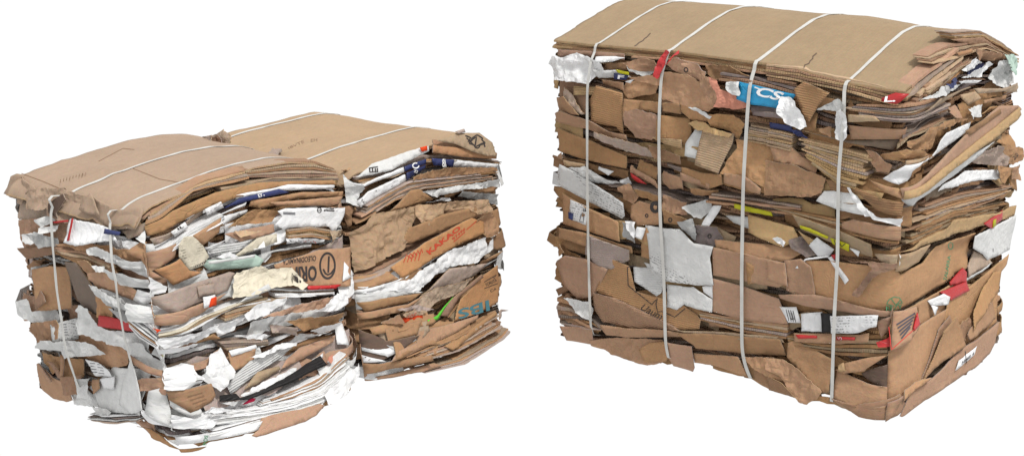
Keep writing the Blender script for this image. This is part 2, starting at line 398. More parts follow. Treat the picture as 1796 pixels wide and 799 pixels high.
    def edges(s, n, up, lo, keys, mode='X', depth=.05, out=.004, name=None, fill=.78):
        """a stack of n thin sheets seen edge-on between two traced lines"""
        up0, lo0 = up, lo; up = s.unproj(up, mode, .02); lo = s.unproj(lo, mode, .02)
        for _ in range(2):
            qq = np.concatenate([up, lo]); off = float(np.percentile(s.base(qq[:, 0], qq[:, 1], 3), 60))+out; up = s.unproj(up0, mode, off); lo = s.unproj(lo0, mode, off)
        Lg = max(np.abs(np.diff(up[:, 0])).sum(), .02); m = max(4, int(Lg/.011))
        def par(p):
            d = np.r_[0, np.cumsum(np.hypot(*np.diff(p, axis=0).T))]; d /= d[-1]; t = np.linspace(0, 1, m)
            return np.stack([np.interp(t, d, p[:, 0]), np.interp(t, d, p[:, 1])], 1)
        U, Lw = par(up), par(lo)
        for i in range(n):
            key = keys[i % len(keys)]; t = (i+.5)/n; sd = RS.randint(999)
            k0, k1 = 0, m
            if n > 5 and m > 14:
                k0 = RS.randint(0, m//6); k1 = m-RS.randint(0, m//6)
            p = (U*(1-t)+Lw*t)[k0:k1]; gapz = np.abs(U[k0:k1, 1]-Lw[k0:k1, 1])/n
            tt = np.arange(len(p)); th = np.clip(gapz*fill*.5, .0010, .006)*(1+.15*vnoise(tt*.35, sd))
            zc = p[:, 1]+vnoise(tt*.10, sd+1)*.0007+vnoise(tt*.5, sd+4)*.0004
            zc = np.maximum(zc, .006+s.zbot(p[:, 0])*.9)
            b = s.base(p[:, 0], zc, 3); kw = min(15, len(b)//2*2-1)
            if kw > 2:
                bp_ = np.pad(b, kw//2, mode='edge'); b = np.array([np.percentile(bp_[j:j+kw], 70) for j in range(len(b))]); b = np.convolve(np.pad(b, kw//2, mode='edge'), np.ones(kw)/kw, 'valid')
            o = b+out+(.004 if n > 4 else .009)*vnoise(tt*.13, sd+2)+.002*vnoise(tt*.7, sd+3)+RS.uniform(-.004, .004)
            V = np.concatenate([s.M(p[:, 0], zc+th, o-.0005, mode), s.M(p[:, 0], zc-th, o, mode), s.M(p[:, 0], zc+th, o-depth, mode), s.M(p[:, 0], zc-th, o-depth, mode)])
            L = len(p); Fs = []; mi = []
            for j in range(L-1):
                Fs += [[j+L, j+L+1, j+1, j], [j, j+1, j+1+2*L, j+2*L], [j+3*L, j+3*L+1, j+L+1, j+L]]; mi += [1, 0, 0]
            Fs += [[0, 2*L, 3*L, L], [L-1, 2*L-1, 4*L-1, 3*L-1]]; mi += [0, 0]
            ar = np.r_[0, np.cumsum(np.hypot(*np.diff(p, axis=0).T))]
            uv = np.concatenate([np.stack([ar, np.full(L, q)], 1) for q in (0, .005, .05, .06)])
            paper = key in 'wWCs'
            mats = [mat(key), mat(key, '' if paper or RS.rand() < .5 else 'x')]
            for q in (-1, 0, 1):
                ii, jj = s.idx(p[:, 0], zc+q*RES*.8); s.Hm[ii, jj] = np.maximum(s.Hm[ii, jj], o)
            nm = name or ('folded_paper' if paper else 'sheet_edge')
            s.cnt[nm] = s.cnt.get(nm, 0)+1
            sm = [False]*len(Fs)
            if s.cnt[nm] > 96: s.stuffbuf.append((V, Fs, mats, mi, uv, sm)); continue
            link_mesh(nm, V, Fs, mats, s.root, uv, mi, sm)
    def core(s):
        m = 80; a = np.linspace(-s.w, s.P-s.w, m*4, endpoint=False); zs = np.linspace(.008, 1, 8)
        top = s.topz(a); V = []
        for k, q in enumerate(zs):
            V.append(s.M(a, np.maximum(top-.05, .1)*q if k else .012+s.zbot(a), -.065, 'P'))
        n = len(a); Fs = []
        for k in range(len(zs)-1):
            for i in range(n): j = (i+1) % n; Fs.append([k*n+i, k*n+j, (k+1)*n+j, (k+1)*n+i])
        V = np.concatenate(V); base = len(V)
        Fs.append(list(range(n))[::-1])
        # lid that follows the arch
        g = 24; u, v = np.meshgrid(np.linspace(-s.w+.06, -.06, g), np.linspace(.06, s.D-.06, g)); P = s.MT(u.ravel(), v.ravel(), -.045)
        V = np.concatenate([V, P])
        for i in range(g-1):
            for j in range(g-1): q = base+i*g+j; Fs.append([q, q+1, q+g+1, q+g])
        link_mesh('packed_core', V, Fs, [mat('b')], s.root, np.stack([V[:, 0]+V[:, 1], V[:, 2]], 1))
    def topz(s, a):
        """height of the top edge along the perimeter"""
        a = (np.asarray(a, float)+s.w) % s.P-s.w
        f = np.interp(a, s.zs, s.zz); r = np.interp(0, s.zs, s.zz)+s.arch(np.clip(a, 0, s.D), 0)
        bk = np.interp(s.D-a, s.zs, s.zz)+s.arch(s.D, s.D-a); lf = np.interp(-s.w, s.zs, s.zz)+s.arch(np.clip(2*s.D+s.w-a, 0, s.D), -s.w)
        return np.where(a < 0, f, np.where(a < s.D, r, np.where(a < s.D+s.w, bk, lf)))
    def layers(s, keys, zmin=.015, pitch=.0105):
        """the compressed sheets seen edge-on all round, each one sheet a ring"""
        n = 520; a = np.linspace(-s.w, s.P-s.w, n, endpoint=False); top = s.topz(a); k = 0; N = int((s.h-zmin)/pitch)
        N = min(N, 94)
        for i in range(N):
            f = (i+.5)/N; key = keys[RS.randint(len(keys))]; sd = s.seed*100+i
            fl = top.min(); zb = s.zbot(a)*np.clip(1-f*3, 0, 1)
            arch = (top-fl)*np.clip((f-(1-s.arch_depth))/s.arch_depth, 0, 1)
            zc = zmin+(fl-.022-zmin)*f+arch+(.006*vnoise(a*7, s.seed+int(i/5))+.003*vnoise(a*17, sd))*min(1, f*8)
            zc = np.maximum(zc, .006)+zb
            th = .5*(top.mean()-zmin)/N*(.74+.2*vnoise(a*13, sd+7))
            o = -.012+.022*vnoise(a*9, sd+1)+.006*vnoise(a*55, sd+2)
            o = np.clip(o, -.05, .008)
            o2 = o-.0015
            V = np.concatenate([s.M(a, zc+th, o2, 'P'), s.M(a, zc-th, o, 'P'), s.M(a, zc-th-.001, -.09, 'P'), s.M(a, zc+th, -.09, 'P')])
            V[:, 2] = np.maximum(V[:, 2], .002)
            Fs = []; mi = []
            for j in range(n):
                e = (j+1) % n
                Fs += [[n+j, n+e, e, j], [j, e, 3*n+e, 3*n+j], [2*n+j, 2*n+e, n+e, n+j]]; mi += [1, 0, 0]
            uv = np.concatenate([np.stack([a, np.full(n, q)], 1) for q in (0, .005, .09, .1)])
            link_mesh('cardboard_layer' if key not in 'wW' else 'paper_layer', V, Fs, [mat(key), mat(key, 'x' if key not in 'wW' else '')], s.root, uv, mi, False)
            ii, jj = s.idx(a, zc)
            for q in (-1, 0, 1): s.Hm[np.clip(ii+q, 0, s.nz-1), jj] = np.maximum(s.Hm[np.clip(ii+q, 0, s.nz-1), jj], o)
        # interpolated columns missed by the ring samples
        for _ in range(2): s.Hm[:, 1:] = np.maximum(s.Hm[:, 1:], s.Hm[:, :-1]*.999-.0002*0)
    def scraps(s, n, a0, a1, keys, zlo=.0):
        """folded and torn scraps, all as one mass"""
        for i in range(n):
            a = RS.uniform(a0, a1); L = RS.uniform(.12, .38); hh = RS.uniform(.025, .065); tz = float(s.topz(a))
            z = RS.uniform(zlo+.03, tz-(.16 if 0 < a < s.D else .07))
            if a < 0: L = min(L, 2*min(-a, a+s.w)+.06)
            pts = []
            sl = RS.uniform(-.12, .12); m = 5
            for k in range(m+1): pts.append((a-L/2+L*k/m, z-hh/2+RS.uniform(-.25, .25)*hh+sl*(L*k/m-L/2)))
            for k in range(m, -1, -1): pts.append((a-L/2+L*k/m+RS.uniform(-.01, .01), z+hh/2+RS.uniform(-.3, .3)*hh+sl*(L*k/m-L/2)))
            pts = [(p, max(q, .006+float(s.zbot(p)))) for p, q in pts]
            key = keys[RS.randint(len(keys))]
            s.piece(key, pts, '~' if RS.rand() < (.35 if key not in 'wWs' else .8) else '', stuff=True, mode='P')
    def flush(s):
        if not s.stuffbuf: return
        V, Fs, mats, mi, uv, sm = [], [], [], [], [], []; n = 0; mk = {}
        for v, f, ms, m, u, q in s.stuffbuf:
            ids = []
            for x in ms:
                if x not in mk: mk[x] = len(mats); mats.append(x)
                ids.append(mk[x])
            V.append(v); Fs += [[i+n for i in ff] for ff in f]; mi += [ids[k] for k in m]; uv.append(u); sm += q; n += len(v)
        o = link_mesh('torn_scraps', np.concatenate(V), Fs, mats, s.root, np.concatenate(uv), mi, sm); o['kind'] = 'stuff'; s.stuffbuf = []
    def cover(s, key, ext=(0, 0, 0, 0), crump=.002, dents=None, thick=.005, name='top_sheet', lift=.0, sub=None, cutr=None):
        g = .014; u0, u1, v0, v1 = -s.w-ext[0], ext[1], -ext[2], s.D+ext[3]
        nu = int((u1-u0)/g); nv = int((v1-v0)/g); U, V = np.meshgrid(np.linspace(u0, u1, nu), np.linspace(v0, v1, nv))
        sd = s.seed*7+int(lift*1000)
        ju = vnoise(V*22, sd)*.005+vnoise(V*80, sd+1)*.002; jv = vnoise(U*22, sd+2)*.004+vnoise(U*80, sd+3)*.0015
        tU = (U-u0)/(u1-u0); tV = (V-v0)/(v1-v0)
        U2 = U+ju*(np.clip((tU-.9)*10, 0, 1)+np.clip((.1-tU)*10, 0, 1)); V2 = V+jv*(np.clip((.1-tV)*10, 0, 1)+np.clip((tV-.9)*10, 0, 1))
        if cutr is not None:   # ragged right-hand end of the sheet: u limit along v
            lim = np.interp(V2, cutr[0], cutr[1]); U2 = np.minimum(U2, lim+vnoise(V2*60, 9)*.003) if False else u0+(U2-u0)*(lim-u0)/(u1-u0)
        w = crump*(vnoise2(U2*5, V2*5, sd)+.5*vnoise2(U2*14, V2*14, sd+1)+.35*abs(vnoise2(U2*26, V2*7, sd+4)))
        p = (U2*math.cos(.4)+V2*math.sin(.4))/.31+vnoise2(U2*4, V2*4, sd)*.25; w += crump*1.2*abs((p % 2)-1)
        if dents is not None: w = w+dents(U2, V2)
        P1 = s.MT(U2.ravel(), V2.ravel(), lift+w.ravel()); P2 = s.MT(U2.ravel(), V2.ravel(), lift+w.ravel()-thick)
        n = nu*nv; Fs = []
        for i in range(nv-1):
            for j in range(nu-1): q = i*nu+j; Fs.append([q, q+1, q+nu+1, q+nu])
        top = len(Fs); Fs += [[x+n for x in reversed(f)] for f in Fs[:top]]; k = len(Fs)
        rim = [j for j in range(nu)]+[i*nu+nu-1 for i in range(1, nv)]+[(nv-1)*nu+j for j in range(nu-2, -1, -1)]+[i*nu for i in range(nv-2, 0, -1)]
        for i in range(len(rim)): a, b = rim[i], rim[(i+1) % len(rim)]; Fs.append([b, a, a+n, b+n])
        uv = np.stack([V2.ravel(), U2.ravel()], 1)
        o = link_mesh(name, np.concatenate([P1, P2]), Fs, [mat(key), mat('t', 'x')], s.root, np.concatenate([uv, uv]), [0]*k+[1]*len(rim), [True]*k+[False]*len(rim))
        return o
    def strap(s, px, width=.0105, lift=.004, u_only=None, toplift=.0185, edge=.024):
        """band: up the front face along a traced line, over the top, down the back"""
        if px is not None:
            q = s.unproj(px, 'F', .035); q = q[np.argsort(-q[:, 1])]
        else: q = np.array([[u_only, s.h], [u_only, .01]])
        u = q[0, 0]; zt = float(np.interp(u, s.zs, s.zz)); path = []
        zz = np.linspace(min(zt-.012, s.h+.2), max(q[-1, 1], .004), 60); aa = np.interp(zz, q[::-1, 1], q[::-1, 0])
        for it in range(2 if px is not None else 1):
            o = np.array([s.base(np.array([a]), np.array([z]), 1, True)[0] for a, z in zip(aa, zz)])
            if it == 0 and px is not None:
                qm = s.unproj(px, 'F', float(np.percentile(o, 85))); qm = qm[np.argsort(qm[:, 1])]; aa = np.interp(zz, qm[:, 1], qm[:, 0])
        o[:3] = np.maximum(o[:3], edge)
        hull = []                                             # a taut band touches only the outermost points
        for i in range(len(o)):
            while len(hull) > 1 and (o[hull[-1]]-o[hull[-2]])*(i-hull[-2]) <= (o[i]-o[hull[-2]])*(hull[-1]-hull[-2]): hull.pop()
            hull.append(i)
        o = np.interp(np.arange(len(o)), hull, o[hull])+lift
        for _ in range(4): o[1:-1] = (o[:-2]+o[1:-1]*2+o[2:])/4
        if px is not None:                                    # keep the band on its traced line at its real distance
            qq = np.stack([s.unproj(px, 'F', float(t))[:, :] for t in np.interp(q[:, 1][::1], zz[::-1], o[::-1])[np.argsort(np.argsort([-p[1] for p in px]))*0+0]]) if False else None
            P0 = np.array(px, float); P0 = P0[np.argsort(P0[:, 1])]; aa2 = []
            for k, p in enumerate(P0):
                r1 = s.unproj([p], 'F', .02)[0]
                for _ in range(4): r1 = s.unproj([p], 'F', float(np.interp(r1[1], zz[::-1], o[::-1])))[0]
                aa2.append(r1)
            aa2 = np.array(aa2); aa2 = aa2[np.argsort(aa2[:, 1])]; aa = np.interp(zz, aa2[:, 1], aa2[:, 0]); u = aa[0]
            for _ in range(3): aa[1:-1] = (aa[:-2]+aa[1:-1]*2+aa[2:])/4
        if px is None: o = o*0+.01
        front = s.M(aa, zz, o, 'F')[::-1]
        vv = np.linspace(.0, s.D-.03, 60)
        top = s.MT(np.full(60, u), vv, toplift)
        ts = [c for c in s.root.children if c.name.startswith('top_sheet')]
        if ts:
            bpy.context.view_layer.update(); me = ts[0].data; mw = ts[0].matrix_world
            bv = BVHTree.FromPolygons([mw@v.co for v in me.vertices], [list(p.vertices) for p in me.polygons])
            for i in range(len(top)):
                hit = bv.ray_cast(Vector(top[i])+Vector((0, 0, .1)), Vector((0, 0, -1)), .3)
                if hit[0] is not None: top[i, 2] = hit[0].z+.0015
        bz = np.linspace(float(s.topz(s.D-u))-.02, .01, 20); back = s.M(np.full(20, s.D-u), bz, .012, 'P')
        corner = s.MT(np.array([u, u]), np.array([-edge-.001, -edge+.008]), np.array([.004, .0125])) if px is not None else top[:0]
        tuck = s.M(aa[-1:], np.maximum(zz[-1:]-.012, .003), o[-1:]-.04, 'F') if px is not None else top[:0]
        C = np.concatenate([tuck, front, corner, top, back])
        # smooth the bend over the front edge
        C[64:80] = (C[63:79]+2*C[64:80]+C[65:81])/4
        wdir = (s.B[1]-s.B[0])/s.w; T = np.gradient(C, axis=0); T /= np.linalg.norm(T, axis=1)[:, None]
        nrm = np.cross(T, wdir); nrm /= np.linalg.norm(nrm, axis=1)[:, None]
        side = np.cross(nrm, T); hw = width/2; k = len(C); tw = vnoise(np.arange(k)*.3, int(abs(u)*100))*.12
        sv = side+nrm*tw[:, None]
        V = np.concatenate([C-sv*hw, C+sv*hw, C+sv*hw-nrm*.0014*np.sign(1), C-sv*hw-nrm*.0014]); Fs = []
        for i in range(k-1):
            for e in range(4): f = (e+1) % 4; Fs.append([e*k+i, e*k+i+1, f*k+i+1, f*k+i])
        Fs += [[0, k, 2*k, 3*k], [k-1, 4*k-1, 3*k-1, 2*k-1]]
        ar = np.r_[0, np.cumsum(np.linalg.norm(np.diff(C, axis=0), axis=1))]
        uv = np.concatenate([np.stack([ar, np.full(k, q)], 1) for q in (0, .012, .013, .001)])
        return link_mesh('strap', V, Fs, [STRAP], s.root, uv, None, [False]*len(Fs))
    def text(s, txt, quad, ink, parent, mode='X', name='printed_text', bold=0.0, lift=.0010, shear=0):
        cu = bpy.data.curves.new('t', 'FONT'); cu.body = txt; cu.offset = bold; cu.resolution_u = 3; cu.shear = shear
        ob = bpy.data.objects.new('t', cu); COL.objects.link(ob); bpy.context.view_layer.update()
        me = ob.evaluated_get(bpy.context.evaluated_depsgraph_get()).to_mesh()
        V = np.array([v.co[:2] for v in me.vertices]); Fs = [list(p.vertices) for p in me.polygons]
        bpy.data.objects.remove(ob)
        if not len(V): return
        V = (V-V.min(0))/(V.max(0)-V.min(0)); s.ink(V, Fs, quad, ink, parent, mode, name, lift)
    def ink(s, V, Fs, quad, ink, parent, mode='X', name='printed_mark', lift=.0010):
        q = np.array(quad, float); x, y = V[:, :1], V[:, 1:2]       # tl tr br bl
        px = (q[3]*(1-x)+q[2]*x)*(1-y)+(q[0]*(1-x)+q[1]*x)*y
        bv, own = s.bvh(); O = Vector((0, 0, CAM_H)); D = []; T = []; K = []     # find the traced mark on the sheets' real surface
        for q in px:
            a_, b_ = (q[0]-W/2)/F_PX, -(q[1]-H_/2)/F_PX
            d = Vector((a_, CP+b_*SP, b_*CP-SP)).normalized(); hit = bv.ray_cast(O, d, 20)
            D.append(d); T.append(hit[3] if hit[0] is not None else np.nan); K.append(own[hit[2]] if hit[0] is not None else -1)
        T = np.array(T)
        if np.isnan(T).all(): return
        ks = [k for k in K if k >= 0]; best = max(set(ks), key=ks.count); on = np.array([k == best for k in K])
        A_ = np.stack([px[:, 0], px[:, 1], np.ones(len(px))], 1)                  # depth of that one sheet, as a plane
        so = np.linalg.lstsq(A_[on], T[on], rcond=None)[0] if on.sum() > 8 else np.array([0, 0, np.median(T[on])])
        pl = A_@so; T = np.where(np.isnan(T) | (abs(T-pl) > .02), pl, T)
        P = np.array([O+D[i]*(T[i]-lift*1.5) for i in range(len(px))]); par = s.meshes[best]
        par = parent or par
        if not len(Fs): return
        return link_mesh(name, P, Fs, [INK[ink]], par, None, None, False)
    def bvh(s):
        if getattr(s, '_bv', None) is None:
            s.flush()
            bpy.context.view_layer.update()
            V = []; F = []; own = []; s.meshes = [c for c in s.root.children if c.type == 'MESH' and c.name.split('.')[0] not in ('strap', 'packed_core')]
            for k, c in enumerate(s.meshes):
                n = len(V); mw = c.matrix_world; V += [mw@v.co for v in c.data.vertices]
                for p in c.data.polygons: F.append([i+n for i in p.vertices]); own.append(k)
            s._bv = BVHTree.FromPolygons(V, F); s._own = own
        return s._bv, s._own
    def line(s, pts, wpx, ink, parent, mode='X', name='printed_mark', closed=False, lift=.0010):
        p = resample(pts, 4, closed)
        if closed: p = np.concatenate([p, p[:1]])
        t = np.gradient(p, axis=0); t /= np.linalg.norm(t, axis=1)[:, None]+1e-9; n = np.stack([-t[:, 1], t[:, 0]], 1)*wpx/2
        V = np.concatenate([p+n, p-n]); k = len(p); Fs = [[i, i+1, k+i+1, k+i] for i in range(k-1)]
        mn, mx = V.min(0), V.max(0); sp = np.maximum(mx-mn, 1e-6)
        U = (V-mn)/sp; U[:, 1] = 1-U[:, 1]
        return s.ink(U, Fs, [(mn[0], mn[1]), (mx[0], mn[1]), (mx[0], mx[1]), (mn[0], mx[1])], ink, parent, mode, name, lift)

TILE = dict(R1=(955, 0), R2=(955, 180), R3=(955, 360), R4=(955, 500), Q1=(1346, 0), Q2=(1346, 180), Q3=(1346, 360), Q4=(1346, 550),
            L1=(0, 200), L2=(0, 370), L3=(0, 550), L4=(230, 599), M1=(230, 270), M2=(230, 430), N1=(500, 200), N2=(500, 360), N3=(500, 500))
def px(tile, txt):
    x0, y0 = TILE[tile]; v = [float(t) for t in txt.replace(',', ' ').split()]
    return [(x0+v[i]/3.991, y0+v[i+1]/3.991) for i in range(0, len(v), 2)]
def trace(bale, src):
    """one line per sheet: tile, colour+style, outline [; label]      or      tile, E, n, keys, upper / lower"""
    for ln in src.strip().splitlines():
        ln = ln.strip()
        if not ln or ln[0] == '#': continue
        lab = None
        if ';' in ln: ln, lab = [q.strip() for q in ln.split(';')]
        t = ln.split(None, 2)
        if t[1] == 'E':
            n, keys, rest = t[2].split(None, 2); a, b = rest.split('/'); bale.edges(int(n), px(t[0], a), px(t[0], b), keys)
        else:
            bale.px_piece(t[1][0], px(t[0], t[2]), t[1][1:], label=lab)
# ------------------------------------------------------------------ ground: added white floor that glows evenly, so no contact shadows show
gm = bpy.data.materials.new('glowing_floor'); gm.use_nodes = True; nt = gm.node_tree
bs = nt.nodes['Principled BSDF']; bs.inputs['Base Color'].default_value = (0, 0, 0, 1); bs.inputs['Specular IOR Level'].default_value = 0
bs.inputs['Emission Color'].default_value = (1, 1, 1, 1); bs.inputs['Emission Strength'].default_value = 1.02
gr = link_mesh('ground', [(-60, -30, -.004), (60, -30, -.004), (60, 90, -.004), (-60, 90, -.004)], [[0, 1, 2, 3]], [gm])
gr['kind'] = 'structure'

GROUP = 'strapped bales of waste cardboard'
# ------------------------------------------------------------------ tall bale on the right
R = Bale('cardboard_bale', 'tall standing bale of brown cardboard tied with four white straps', 1.0,
         [(982, 597), (1542, 738), (1752, 598)], [(975, 97), (1588, 184), (1785, 105)],
         [(985, 69), (1055, 76), (1111, 81), (1190, 88), (1281, 99), (1381, 113), (1421, 123), (1486, 142), (1588, 158)],
         [(1588, 158), (1622, 122), (1652, 90), (1682, 62), (1702, 52), (1722, 52), (1745, 60), (1765, 76), (1785, 96)], GROUP,
         ([0, .2, .5, .8, .92], [0, .05, .08, .04, 0]), 1, flat_left=.70)
q = R.unproj([(985,597),(1055,606),(1165,641),(1230,637),(1310,657),(1355,688),(1400,696),(1460,695),(1490,722),(1540,738)], 'F', 0.0)
q[:, 1] = np.maximum(q[:, 1], 0); R.zb = np.concatenate([q, [[.02, 0], [R.D, 0]]])
R.core(); R.layers('bbbBktgbbk')
R.scraps(70, -R.w+.02, -.02, 'bbbBtkbk'); R.scraps(20, .02, R.D-.02, 'bbbBtkbkg')
R.scraps(120, R.D+.03, R.P-R.w-.03, 'bbbBtkbw')
